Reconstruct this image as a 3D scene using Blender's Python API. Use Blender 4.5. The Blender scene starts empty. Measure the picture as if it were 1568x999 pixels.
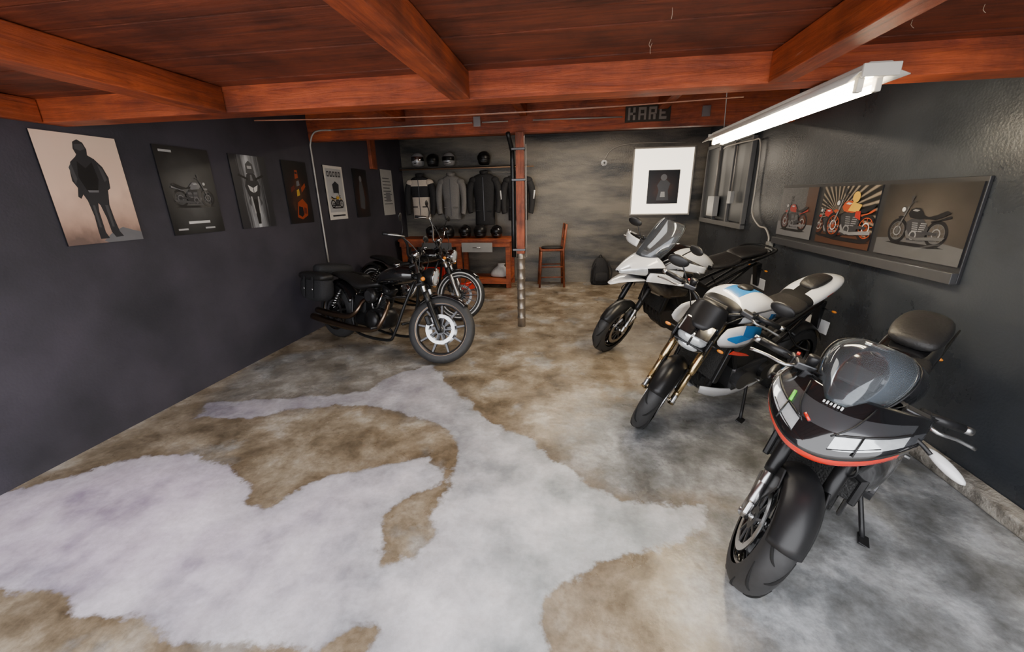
import bpy, bmesh, math, random, numpy as np
from mathutils import Vector, Matrix
random.seed(7)
pi=math.pi
rad=math.radians
COL=bpy.context.scene.collection
# ------------------------------------------------------------------ materials
def lin(c):
    return tuple(((x/255)/12.92 if x/255<=0.04045 else ((x/255+0.055)/1.055)**2.4) for x in c)
def newmat(name):
    m=bpy.data.materials.new(name); m.use_nodes=True
    nt=m.node_tree; b=nt.nodes["Principled BSDF"]
    return m,nt,b
def mat(name,col,rough=.5,metal=0.,var=.15,scale=8.,bump=0.,coat=0.,emit=0.,alpha=1.,spec=.5):
    m,nt,b=newmat(name)
    N=nt.nodes; L=nt.links
    tc=N.new("ShaderNodeTexCoord"); no=N.new("ShaderNodeTexNoise"); no.inputs["Scale"].default_value=scale; no.inputs["Detail"].default_value=5
    L.new(tc.outputs["Object"],no.inputs["Vector"])
    mx=N.new("ShaderNodeMix"); mx.data_type='RGBA'
    c=tuple(col)
    mx.inputs["A"].default_value=tuple(max(0,x*(1-var)) for x in c)+(1,)
    mx.inputs["B"].default_value=tuple(min(1,x*(1+var)) for x in c)+(1,)
    L.new(no.outputs["Fac"],mx.inputs["Factor"]); L.new(mx.outputs["Result"],b.inputs["Base Color"])
    b.inputs["Roughness"].default_value=rough; b.inputs["Metallic"].default_value=metal
    b.inputs["Coat Weight"].default_value=coat; b.inputs["Specular IOR Level"].default_value=spec
    if emit:
        b.inputs["Emission Color"].default_value=c+(1,); b.inputs["Emission Strength"].default_value=emit
    if bump:
        bp=N.new("ShaderNodeBump"); bp.inputs["Strength"].default_value=bump; bp.inputs["Distance"].default_value=.01
        L.new(no.outputs["Fac"],bp.inputs["Height"]); L.new(bp.outputs["Normal"],b.inputs["Normal"])
    return m
def ramp(nt,src,stops):
    r=nt.nodes.new("ShaderNodeValToRGB"); e=r.color_ramp.elements
    while len(e)<len(stops): e.new(.5)
    for i,(p,c) in enumerate(stops):
        e[i].position=p; e[i].color=tuple(c)+(1,) if len(c)==3 else c
    nt.links.new(src,r.inputs["Fac"]); return r
def wood(name,dark,light,stretch,rough=.45,scale=1.):
    m,nt,b=newmat(name); N=nt.nodes; L=nt.links
    tc=N.new("ShaderNodeTexCoord"); mp=N.new("ShaderNodeMapping"); mp.inputs["Scale"].default_value=stretch
    L.new(tc.outputs["Object"],mp.inputs["Vector"])
    n1=N.new("ShaderNodeTexNoise"); n1.inputs["Scale"].default_value=14*scale; n1.inputs["Detail"].default_value=10; n1.inputs["Roughness"].default_value=.75; n1.inputs["Distortion"].default_value=.6
    L.new(mp.outputs["Vector"],n1.inputs["Vector"])
    n2=N.new("ShaderNodeTexNoise"); n2.inputs["Scale"].default_value=2.6; n2.inputs["Detail"].default_value=7; n2.inputs["Roughness"].default_value=.65
    L.new(tc.outputs["Object"],n2.inputs["Vector"])
    r=ramp(nt,n1.outputs["Fac"],[(.34,dark),(.5,tuple((a+b_)/2 for a,b_ in zip(dark,light))),(.68,light)])
    mx=N.new("ShaderNodeMix"); mx.data_type='RGBA'; mx.blend_type='MULTIPLY'; mx.inputs["Factor"].default_value=.9
    r2=ramp(nt,n2.outputs["Fac"],[(.36,(.42,.38,.37)),(.5,(.9,.86,.84)),(.66,(1.25,1.15,1.1))])
    L.new(r.outputs["Color"],mx.inputs["A"]); L.new(r2.outputs["Color"],mx.inputs["B"])
    n3=N.new("ShaderNodeTexNoise"); n3.inputs["Scale"].default_value=30; n3.inputs["Detail"].default_value=3
    L.new(mp.outputs["Vector"],n3.inputs["Vector"])
    r3=ramp(nt,n3.outputs["Fac"],[(.74,(0,0,0)),(.78,(1,1,1))])
    mx2=N.new("ShaderNodeMix"); mx2.data_type='RGBA'; mx2.inputs["B"].default_value=(.62,.30,.18,1)
    ml=N.new("ShaderNodeMath"); ml.operation='MULTIPLY'; ml.inputs[1].default_value=.5; L.new(r3.outputs["Color"],ml.inputs[0])
    L.new(ml.outputs[0],mx2.inputs["Factor"]); L.new(mx.outputs["Result"],mx2.inputs["A"])
    L.new(mx2.outputs["Result"],b.inputs["Base Color"]); b.inputs["Roughness"].default_value=rough
    bp=N.new("ShaderNodeBump"); bp.inputs["Strength"].default_value=.8; bp.inputs["Distance"].default_value=.010
    L.new(n1.outputs["Fac"],bp.inputs["Height"]); L.new(bp.outputs["Normal"],b.inputs["Normal"])
    return m
def wallmat(name,c1,c2,rough1,rough2,scale=1.2,stretch=(1,1,1),bump=.15):
    m,nt,b=newmat(name); N=nt.nodes; L=nt.links
    tc=N.new("ShaderNodeTexCoord"); mp=N.new("ShaderNodeMapping"); mp.inputs["Scale"].default_value=stretch
    L.new(tc.outputs["Object"],mp.inputs["Vector"])
    n1=N.new("ShaderNodeTexNoise"); n1.inputs["Scale"].default_value=scale; n1.inputs["Detail"].default_value=7; n1.inputs["Roughness"].default_value=.6
    n2=N.new("ShaderNodeTexNoise"); n2.inputs["Scale"].default_value=60; n2.inputs["Detail"].default_value=4
    L.new(mp.outputs["Vector"],n1.inputs["Vector"]); L.new(tc.outputs["Object"],n2.inputs["Vector"])
    r=ramp(nt,n1.outputs["Fac"],[(.35,c1),(.6,c2)]); L.new(r.outputs["Color"],b.inputs["Base Color"])
    mr=N.new("ShaderNodeMapRange"); mr.inputs["To Min"].default_value=rough1; mr.inputs["To Max"].default_value=rough2
    L.new(n1.outputs["Fac"],mr.inputs["Value"]); L.new(mr.outputs["Result"],b.inputs["Roughness"])
    ad=N.new("ShaderNodeMath"); ad.operation='MULTIPLY_ADD'; ad.inputs[1].default_value=3.; L.new(n1.outputs["Fac"],ad.inputs[0]); L.new(n2.outputs["Fac"],ad.inputs[2])
    bp=N.new("ShaderNodeBump"); bp.inputs["Strength"].default_value=bump; bp.inputs["Distance"].default_value=.01
    L.new(ad.outputs[0],bp.inputs["Height"]); L.new(bp.outputs["Normal"],b.inputs["Normal"])
    return m
RUB=mat("tire_rubber",(.026,.026,.027),.58,0,.3,30,.1)
GROOVE=mat("tire_groove",(.003,.003,.003),.9)
BLK=mat("black_plastic",(.012,.012,.013),.40,0,.2,20,.05)
GLOSSB=mat("gloss_black_paint",(.009,.009,.010),.10,0,.2,5,0,1.)
SATB=mat("satin_black_metal",(.024,.024,.025),.35,.6)
DKG=mat("dark_grey_metal",(.10,.10,.105),.34,.8)
ALU=mat("aluminium",(.62,.62,.62),.28,1.)
CHR=mat("chrome",(.8,.8,.8),.08,1.,.05)
BRNZ=mat("bronze_metal",(.24,.17,.12),.28,1.)
GOLD=mat("gold_fork",(.78,.58,.30),.25,1.)
WHT=mat("white_paint",(.82,.82,.82),.2,0,.04,3,0,.8)
GRYP=mat("grey_paint",(.085,.088,.095),.20,.5,.08,3,0,.9)
REDP=mat("red_paint",(.80,.025,.008),.25,0,.08,3,0,.6)
BLUP=mat("blue_paint",(.02,.20,.52),.25,0,.08,3,0,.6)
GRNP=mat("green_sticker",(.15,.7,.05),.4)
SEAT=mat("seat_vinyl",(.016,.015,.015),.48,0,.25,60,.3)
FABR=mat("black_fabric",(.018,.018,.020),.8,0,.4,70,.5)
FABG=mat("grey_fabric",(.20,.19,.18),.85,0,.3,70,.5)
FABW=mat("light_fabric",(.66,.57,.47),.85,0,.2,70,.5)
LENS=mat("headlight_lens",(.70,.73,.76),.08,.5,.35,45,0,1.,emit=.12)
MIRR=mat("mirror_glass",(.8,.8,.82),.03,1.,.02)
LEDR=mat("tail_lamp_red",(.5,.01,.01),.2,0,.1,5,0,.8)
AMB=mat("amber_indicator",(.8,.25,.02),.25)
RADI=mat("radiator_core",(.03,.03,.03),.6,.5,.6,120,.8)
def glassmat(name,tint,a,df_=.04):
    m,nt,b=newmat(name); N=nt.nodes; L=nt.links
    tr=N.new("ShaderNodeBsdfTransparent"); tr.inputs["Color"].default_value=tint+(1,)
    gl=N.new("ShaderNodeBsdfGlossy"); gl.inputs["Roughness"].default_value=.05; gl.inputs["Color"].default_value=(.9,.95,1,1)
    fr=N.new("ShaderNodeFresnel"); fr.inputs["IOR"].default_value=1.45
    ad=N.new("ShaderNodeMath"); ad.operation='ADD'; ad.inputs[1].default_value=a; L.new(fr.outputs[0],ad.inputs[0])
    mx=N.new("ShaderNodeMixShader"); L.new(ad.outputs[0],mx.inputs[0]); L.new(tr.outputs[0],mx.inputs[1]); L.new(gl.outputs[0],mx.inputs[2])
    df=N.new("ShaderNodeBsdfDiffuse"); df.inputs["Color"].default_value=(.75,.8,.85,1); m2=N.new("ShaderNodeMixShader"); m2.inputs[0].default_value=df_
    L.new(mx.outputs[0],m2.inputs[1]); L.new(df.outputs[0],m2.inputs[2])
    L.new(m2.outputs[0],N["Material Output"].inputs["Surface"]); return m
CLEAR=glassmat("clear_screen",(.93,.94,.95),.02,.035)
SMOKE=glassmat("smoked_screen",(.6,.61,.63),.03,.05)
# ------------------------------------------------------------------ mesh helpers
class CTX: parent=None; M=Matrix.Identity(4)
def mk(name,verts,faces,mats,smooth=True,bevel=0,sub=0,solid=0,matfn=None,fix=True,corners=False):
    if not isinstance(mats,(list,tuple)): mats=[mats]
    me=bpy.data.meshes.new(name)
    M=CTX.M
    me.from_pydata([tuple(M@Vector(v)) for v in verts],[],[tuple(f) for f in faces])
    for m in mats: me.materials.append(m)
    if matfn:
        for p in me.polygons:
            c=Vector((0,0,0))
            for i in p.vertices: c+=Vector(verts[i])
            p.material_index=matfn(c/len(p.vertices))
    if fix:
        bm=bmesh.new(); bm.from_mesh(me); bmesh.ops.recalc_face_normals(bm,faces=bm.faces); bm.to_mesh(me); bm.free()
    for p in me.polygons: p.use_smooth=smooth
    me.update()
    ob=bpy.data.objects.new(name,me); COL.objects.link(ob)
    if CTX.parent: ob.parent=CTX.parent
    if bevel:
        b=ob.modifiers.new("b",'BEVEL'); b.width=bevel; b.segments=2; b.limit_method='ANGLE'; b.angle_limit=rad(35)
    if corners and sub:
        s=ob.modifiers.new("u",'SUBSURF'); s.levels=sub; s.render_levels=sub; s.boundary_smooth='PRESERVE_CORNERS'
        if solid: s=ob.modifiers.new("s",'SOLIDIFY'); s.thickness=solid; s.offset=0
    else:
        if solid:
            s=ob.modifiers.new("s",'SOLIDIFY'); s.thickness=solid; s.offset=0
        if sub:
            s=ob.modifiers.new("u",'SUBSURF'); s.levels=sub; s.render_levels=sub
    return ob
def group(name,loc=(0,0,0),rot=None,scale=1.):
    e=bpy.data.objects.new(name,None); COL.objects.link(e); e.empty_display_size=.1
    m=Matrix.Translation(loc)
    if rot is not None: m=m@rot
    e.matrix_world=m@Matrix.Scale(scale,4)
    CTX.parent=e; CTX.M=Matrix.Identity(4); return e
def endgroup(): CTX.parent=None; CTX.M=Matrix.Identity(4)
def boxv(sx,sy,sz):
    x,y,z=sx/2,sy/2,sz/2
    v=[(-x,-y,-z),(x,-y,-z),(x,y,-z),(-x,y,-z),(-x,-y,z),(x,-y,z),(x,y,z),(-x,y,z)]
    f=[(0,3,2,1),(4,5,6,7),(0,1,5,4),(1,2,6,5),(2,3,7,6),(3,0,4,7)]
    return v,f
def box(name,size,c,m,rot=(0,0,0),bevel=.004,smooth=False,sym=False):
    v,f=boxv(*size)
    R=Matrix.Rotation(rot[2],3,'Z')@Matrix.Rotation(rot[1],3,'Y')@Matrix.Rotation(rot[0],3,'X')
    v=[tuple(R@Vector(p)+Vector(c)) for p in v]
    if sym:
        v2=[(x,-y,z) for x,y,z in v]; f=f+[tuple(i+8 for i in q) for q in f]; v=v+v2
    return mk(name,v,f,m,smooth=smooth,bevel=bevel)
def bb(name,x0,x1,y0,y1,z0,z1,m,bevel=0.,**k):
    return box(name,(x1-x0,y1-y0,z1-z0),((x0+x1)/2,(y0+y1)/2,(z0+z1)/2),m,bevel=bevel,**k)
def catmull(P,k):
    if k<=1 or len(P)<3: return P
    out=[]; n=len(P)
    for i in range(n-1):
        p0=P[max(i-1,0)];p1=P[i];p2=P[i+1];p3=P[min(i+2,n-1)]
        for j in range(k):
            t=j/k
            out.append(tuple(.5*((2*b)+(-a+c)*t+(2*a-5*b+4*c-d)*t*t+(-a+3*b-3*c+d)*t**3) for a,b,c,d in zip(p0,p1,p2,p3)))
    out.append(P[-1]); return out
def tubegeo(pts,r,segs=10,k=4):
    if isinstance(r,(int,float)): r=[r]*len(pts)
    P=[tuple(p)+(rr,) for p,rr in zip(pts,r)]
    P=catmull(P,k)
    V=[Vector(p[:3]) for p in P]; Rr=[p[3] for p in P]
    T=[]
    for i in range(len(V)):
        a=V[max(i-1,0)];b=V[min(i+1,len(V)-1)]; d=(b-a); T.append(d.normalized() if d.length>1e-9 else Vector((0,0,1)))
    up=Vector((0,0,1)) if abs(T[0].z)<.9 else Vector((1,0,0))
    n=(up-T[0]*up.dot(T[0])).normalized()
    vs=[];fs=[]
    for i,(v,t) in enumerate(zip(V,T)):
        n=(n-t*n.dot(t)); n=n.normalized() if n.length>1e-6 else Vector((1,0,0)); b=t.cross(n)
        for s in range(segs):
            a=2*pi*s/segs; vs.append(tuple(v+(n*math.cos(a)+b*math.sin(a))*Rr[i]))
        if i:
            o=(i-1)*segs
            for s in range(segs):
                s2=(s+1)%segs; fs.append((o+s,o+s2,o+segs+s2,o+segs+s))
    fs.append(tuple(range(segs))); fs.append(tuple(range(len(vs)-segs,len(vs))))
    return vs,fs
def tube(name,pts,r,m,segs=10,k=4,sym=False):
    v,f=tubegeo(pts,r,segs,k)
    if sym:
        n=len(v); v=v+[(x,-y,z) for x,y,z in v]; f=f+[tuple(i+n for i in q) for q in f]
    return mk(name,v,f,m)
def lathegeo(prof,c,axis,segs=32,close=True):
    ax=Vector(axis).normalized(); up=Vector((0,0,1)) if abs(ax.z)<.9 else Vector((1,0,0))
    u=(up-ax*up.dot(ax)).normalized(); w=ax.cross(u); c=Vector(c)
    vs=[];fs=[];n=len(prof)
    for s in range(segs):
        a=2*pi*s/segs; d=u*math.cos(a)+w*math.sin(a)
        for r,h in prof: vs.append(tuple(c+d*max(r,1e-4)+ax*h))
    for s in range(segs):
        s2=(s+1)%segs
        for i in range(n-1): fs.append((s*n+i,s*n+i+1,s2*n+i+1,s2*n+i))
        if close: fs.append((s*n+n-1,s*n,s2*n,s2*n+n-1))
    return vs,fs
def lathe(name,prof,c,axis,m,segs=32,close=False,sym=False,smooth=True,bevel=0):
    v,f=lathegeo(prof,c,axis,segs,close)
    if sym:
        n=len(v); v=v+[(x,-y,z) for x,y,z in v]; f=f+[tuple(i+n for i in q) for q in f]
    return mk(name,v,f,m,smooth=smooth,bevel=bevel)
def disc(name,r,h,c,axis,m,segs=28,sym=False,rin=0.):
    if rin: pr=[(rin,-h/2),(r,-h/2),(r,h/2),(rin,h/2)]; cl=True
    else: pr=[(0,-h/2),(r,-h/2),(r,h/2),(0,h/2)]; cl=False
    return lathe(name,pr,c,axis,m,segs,cl,sym,smooth=False)
def loft(name,secs,m,axis='x',n=20,sub=1,e=2.3,sym=False,matfn=None,k=1):
    if k>1: secs=catmull([tuple(s) for s in secs],k)
    vs=[];fs=[]
    for s in secs:
        pos,c1,c2,h1,h2=s[:5]; ee=s[5] if len(s)>5 else e
        for i in range(n):
            a=2*pi*i/n; ca,sa=math.cos(a),math.sin(a)
            p=c1+h1*math.copysign(abs(ca)**(2/ee),ca); q=c2+h2*math.copysign(abs(sa)**(2/ee),sa)
            vs.append({'x':(pos,p,q),'y':(p,pos,q),'z':(p,q,pos)}[axis])
    for j in range(len(secs)-1):
        for i in range(n):
            i2=(i+1)%n; fs.append((j*n+i,j*n+i2,(j+1)*n+i2,(j+1)*n+i))
    fs.append(tuple(range(n))); fs.append(tuple(range(len(vs)-n,len(vs))))
    if sym:
        q=len(vs); vs=vs+[(x,-y,z) for x,y,z in vs]; fs=fs+[tuple(i+q for i in g) for g in fs]
    return mk(name,vs,fs,m,sub=sub,matfn=matfn)
def plate(name,poly,y,th,m,bevel=.004,sym=True,yfn=None):
    n=len(poly); vs=[]
    for s in (-.5,.5):
        for x,z in poly: vs.append((x,y+s*th+(yfn(x,z) if yfn else 0),z))
    fs=[tuple(range(n)),tuple(range(2*n-1,n-1,-1))]+[(i,(i+1)%n,n+(i+1)%n,n+i) for i in range(n)]
    if sym:
        q=len(vs); vs=vs+[(a,-b,c) for a,b,c in vs]; fs=fs+[tuple(i+q for i in g) for g in fs]
    return mk(name,vs,fs,m,smooth=False,bevel=bevel)
def patch(name,rows,m,solid=.004,sub=2,sym=True,matfn=None,joined=False,cm=None):
    nr=len(rows);nc=len(rows[0]); vs=[p for r in rows for p in r]
    fs=[(i*nc+j,i*nc+j+1,(i+1)*nc+j+1,(i+1)*nc+j) for i in range(nr-1) for j in range(nc-1)]
    mi=[cm(i,j) for i in range(nr-1) for j in range(nc-1)] if cm else None
    if sym:
        q=len(vs); vs=vs+[(a,-b,c) for a,b,c in vs]; fs=fs+[tuple(reversed([i+q for i in g])) for g in fs]
        if mi: mi=mi+mi
        if joined:
            mp={}; nv=[]; idx=[]
            for v in vs:
                kx=(round(v[0],4),0.,round(v[2],4))
                if abs(v[1])<1e-6:
                    if kx in mp: idx.append(mp[kx]); continue
                    mp[kx]=len(nv)
                idx.append(len(nv)); nv.append(v)
            vs=nv; fs=[tuple(idx[i] for i in g) for g in fs]
    ob=mk(name,vs,fs,m,solid=solid,sub=sub,matfn=matfn,fix=False,corners=True)
    if mi:
        for p,k in zip(ob.data.polygons,mi): p.material_index=k
    return ob
def ell(name,c,r,m,rot=(0,0,0),n=16,sym=False,matfn=None,e=2.):
    vs=[];fs=[]
    R=Matrix.Rotation(rot[2],3,'Z')@Matrix.Rotation(rot[1],3,'Y')@Matrix.Rotation(rot[0],3,'X')
    K=n//2
    for j in range(K+1):
        ph=pi*j/K
        for i in range(n):
            a=2*pi*i/n
            f=lambda t:math.copysign(abs(t)**(2/e),t)
            p=Vector((r[0]*f(math.sin(ph))*f(math.cos(a)),r[1]*f(math.sin(ph))*f(math.sin(a)),r[2]*f(math.cos(ph))))
            if j in(0,K): p=Vector((0,0,r[2]*(1 if j==0 else -1)))
            vs.append(tuple(R@p+Vector(c)))
    for j in range(K):
        for i in range(n):
            i2=(i+1)%n; fs.append((j*n+i,j*n+i2,(j+1)*n+i2,(j+1)*n+i))
    if sym:
        q=len(vs); vs=vs+[(a,-b,c_) for a,b,c_ in vs]; fs=fs+[tuple(i+q for i in g) for g in fs]
    o=mk(name,vs,fs,m,matfn=matfn)
    bm=bmesh.new(); bm.from_mesh(o.data); bmesh.ops.remove_doubles(bm,verts=bm.verts,dist=1e-5); bmesh.ops.recalc_face_normals(bm,faces=bm.faces); bm.to_mesh(o.data); bm.free()
    return o
# ------------------------------------------------------------------ motorcycle parts
def wheel(pre,cx,R,tw,rimr,rimm,nsp=5,disc_r=.16,ndisc=2,style="y",grooves=True,white=False,dy=.065,lip=None):
    c=(cx,0,R)
    def tp(t,ang,lift=0):
        ph=(t+1)/2*pi; y=-tw/2*math.cos(ph); r=rimr+(R-rimr)*max(math.sin(ph),0)**.62+lift
        return (cx+r*math.cos(ang),y,R+r*math.sin(ang))
    pr=[]
    for i in range(15):
        ph=pi*i/14; pr.append((rimr+(R-rimr)*max(math.sin(ph),0)**.62,-tw/2*math.cos(ph)))
    lathe(pre+"_tire",pr,c,(0,1,0),RUB,64,False)
    if grooves:
        vs=[];fs=[]
        for i in range(10):
            for sgn in(1,-1):
                a=2*pi*(i+(.5 if sgn<0 else 0))/10
                pts=[tp(sgn*(.05+.62*t),a+.42*t*t+.05*t,.0003) for t in (0,.33,.66,1)]
                v,f=tubegeo(pts,[.002,.0065,.006,.002],6,3); o=len(vs); vs+=v; fs+=[tuple(j+o for j in q) for q in f]
        mk(pre+"_tread",vs,fs,GROOVE)
    if white:
        lathe(pre+"_whitewall",[(rimr+.008,-tw*.47),(rimr+.045,-tw*.50),(rimr+.045,-tw*.46),(rimr+.008,-tw*.43)],c,(0,1,0),WHT,48,True,sym=True)
    w=tw*.42
    lathe(pre+"_rim",[(rimr+.004,-w),(rimr-.018,-w),(rimr-.022,-w*.7),(rimr-.03,-w*.2),(rimr-.03,w*.2),(rimr-.022,w*.7),(rimr-.018,w),(rimr+.004,w)],c,(0,1,0),rimm,56,True)
    if lip: lathe(pre+"_rim_lip",[(rimr+.006,-w-.004),(rimr-.010,-w-.004),(rimr-.010,-w+.002),(rimr+.006,-w+.002)],c,(0,1,0),lip,56,True,sym=True)
    lathe(pre+"_hub",[(.0,-.07),(.02,-.07),(.045,-.05),(.032,-.02),(.032,.02),(.045,.05),(.02,.07),(0,.07)],c,(0,1,0),rimm,24)
    vs=[];fs=[]
    def spoke(a0,a1,r0,r1,w0,w1,y0=0,y1=0,th=.012):
        o=len(vs)
        p0=Vector((math.cos(a0)*r0,y0,math.sin(a0)*r0)); p1=Vector((math.cos(a1)*r1,y1,math.sin(a1)*r1))
        d=(p1-p0).normalized(); s=Vector((-d.z,0,d.x))
        for p,ww in((p0,w0),(p1,w1)):
            for sx,sy in((-1,-1),(1,-1),(1,1),(-1,1)):
                q=p+s*sx*ww+Vector((0,sy*th,0)); vs.append((cx+q.x,q.y,R+q.z))
        for q in [(0,1,2,3),(4,7,6,5),(0,4,5,1),(1,5,6,2),(2,6,7,3),(3,7,4,0)]: fs.append(tuple(o+i for i in q))
    rr=rimr-.02
    for i in range(nsp):
        a=2*pi*i/nsp+.3
        if style=="y":
            rm=rr*.55; spoke(a,a,.03,rm,.016,.012); da=.26
            spoke(a,a+da,rm*.95,rr,.010,.008); spoke(a,a-da,rm*.95,rr,.010,.008)
        elif style=="pair":
            spoke(a-.10,a-.20,.03,rr,.010,.008); spoke(a+.10,a+.20,.03,rr,.010,.008)
        elif style=="mag":
            spoke(a,a,.03,rr,.017,.010,th=.018)
        else:
            spoke(a,a+.22,.035,rr,.003,.003,.03,0,.003); spoke(a+.05,a-.17,.035,rr,.003,.003,-.03,0,.003)
    mk(pre+"_spokes",vs,fs,rimm,smooth=False,bevel=.003 if style!="wire" else 0)
    ys=[dy,-dy] if ndisc==2 else ([-dy] if ndisc==-1 else [dy])
    for k,y in enumerate(ys):
        disc(pre+"_brake_disc_%d"%k,disc_r,.005,(cx,y,R),(0,1,0),ALU,48,rin=disc_r-.035)
        vs.clear();fs.clear()
        for i in range(10):
            a=2*pi*i/10; spoke(a,a+.12,.04,disc_r-.03,.006,.006,y,y,.003)
        disc(pre+"_disc_carrier_%d"%k,.055,.008,(cx,y,R),(0,1,0),DKG,24)
        mk(pre+"_disc_arms_%d"%k,list(vs),list(fs),DKG,smooth=False)
def fender(name,cx,cz,R,a0,a1,w,m,drop=.035,n=10,taper=.0):
    rows=[]
    for i in range(n+1):
        t=i/n; a=a0+(a1-a0)*t; row=[]
        ww=w*(1-taper*abs(2*t-1)**2)
        for j in range(7):
            s=-1+2*j/6; r=R-drop*abs(s)**2.2
            row.append((cx+r*math.cos(a),ww*s,cz+r*math.sin(a)))
        rows.append(row)
    return patch(name,rows,m,solid=.005,sub=1,sym=False)
def steer(WB,trail,rake,ang):
    P=Matrix.Translation((WB+trail,0,0)); ax=Vector((-math.sin(rake),0,math.cos(rake)))
    return P@Matrix.Rotation(ang,4,ax)@P.inverted()
def axp(WB,trail,rake,z,off=0):
    return Vector((WB+trail-z*math.tan(rake)+off*math.cos(rake),0,z+off*math.sin(rake)))
def bars(WB,o,T,hw=.37,rise=.05,back=.10,mirror=True,barm=SATB,levm=ALU,mh=.2):
    x,z=T.x,T.z
    tube("handlebar",[(x,-.0,z),(x+.015,.09,z+.005),(x,.17,z+rise*.8),(x-back*.6,.27,z+rise),(x-back,hw,z+rise*.8)],.0125,barm,10,4,sym=True)
    tube("grip",[(x-back*.62,.255,z+rise),(x-back,hw,z+rise*.8)],.018,BLK,12,1,sym=True)
    tube("bar_end",[(x-back,hw,z+rise*.8),(x-back-.008,hw+.03,z+rise*.76)],.016,ALU,12,1,sym=True)
    box("switch_housing",(.045,.04,.05),(x-back*.45,.235,z+rise),BLK,(0,0,-.2),.008,sym=True)
    box("kill_switch",(.012,.014,.012),(x-back*.45-.01,-.235,z+rise+.03),REDP,(0,0,0),.003)
    tube("lever",[(x-back*.3+.03,.225,z+rise),(x-back*.3+.065,.27,z+rise-.005),(x-back*.6+.065,.34,z+rise*.9-.01),(x-back*.7+.055,hw+.03,z+rise*.8-.02)],[.009,.008,.007,.008],levm,8,3,sym=True)
    box("master_cylinder",(.05,.08,.035),(x-back*.2+.02,.2,z+rise+.012),DKG,(0,0,-.2),.007,sym=True)
    lathe("reservoir",[(0,0),(.022,0),(.024,.035),(.02,.04),(0,.04)],(x+.01,-.19,z+rise+.035),(0,0,1),BLK,16)
    tube("cable_a",[(x,.2,z+rise),(x+.07,.14,z+.0),(x+.04,.07,z-.10),(x-.02,.03,z-.22)],.004,BLK,6,5)
    tube("cable_b",[(x,-.2,z+rise),(x+.07,-.15,z+.02),(x+.05,-.1,z-.12),(x+.06,-.1,z-.35)],.004,BLK,6,5)
    tube("cable_c",[(x,-.19,z+rise),(x+.06,-.1,z+.05),(x+.03,.0,z-.08),(x-.06,.03,z-.2)],.005,BLK,6,5)
    if mirror:
        tube("mirror_stalk",[(x-.01,.21,z+rise+.01),(x+.02,.25,z+rise+mh*.5),(x+.01,.31,z+rise+mh)],.006,BLK,8,4,sym=True)
        ell("mirror_shell",(x+.015,.345,z+rise+mh+.015),(.018,.075,.042),BLK,(0,0,-.15),sym=True)
        ell("mirror_glass_face",(x+.006,.345,z+rise+mh+.015),(.014,.066,.035),MIRR,(0,0,-.15),sym=True)
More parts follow.
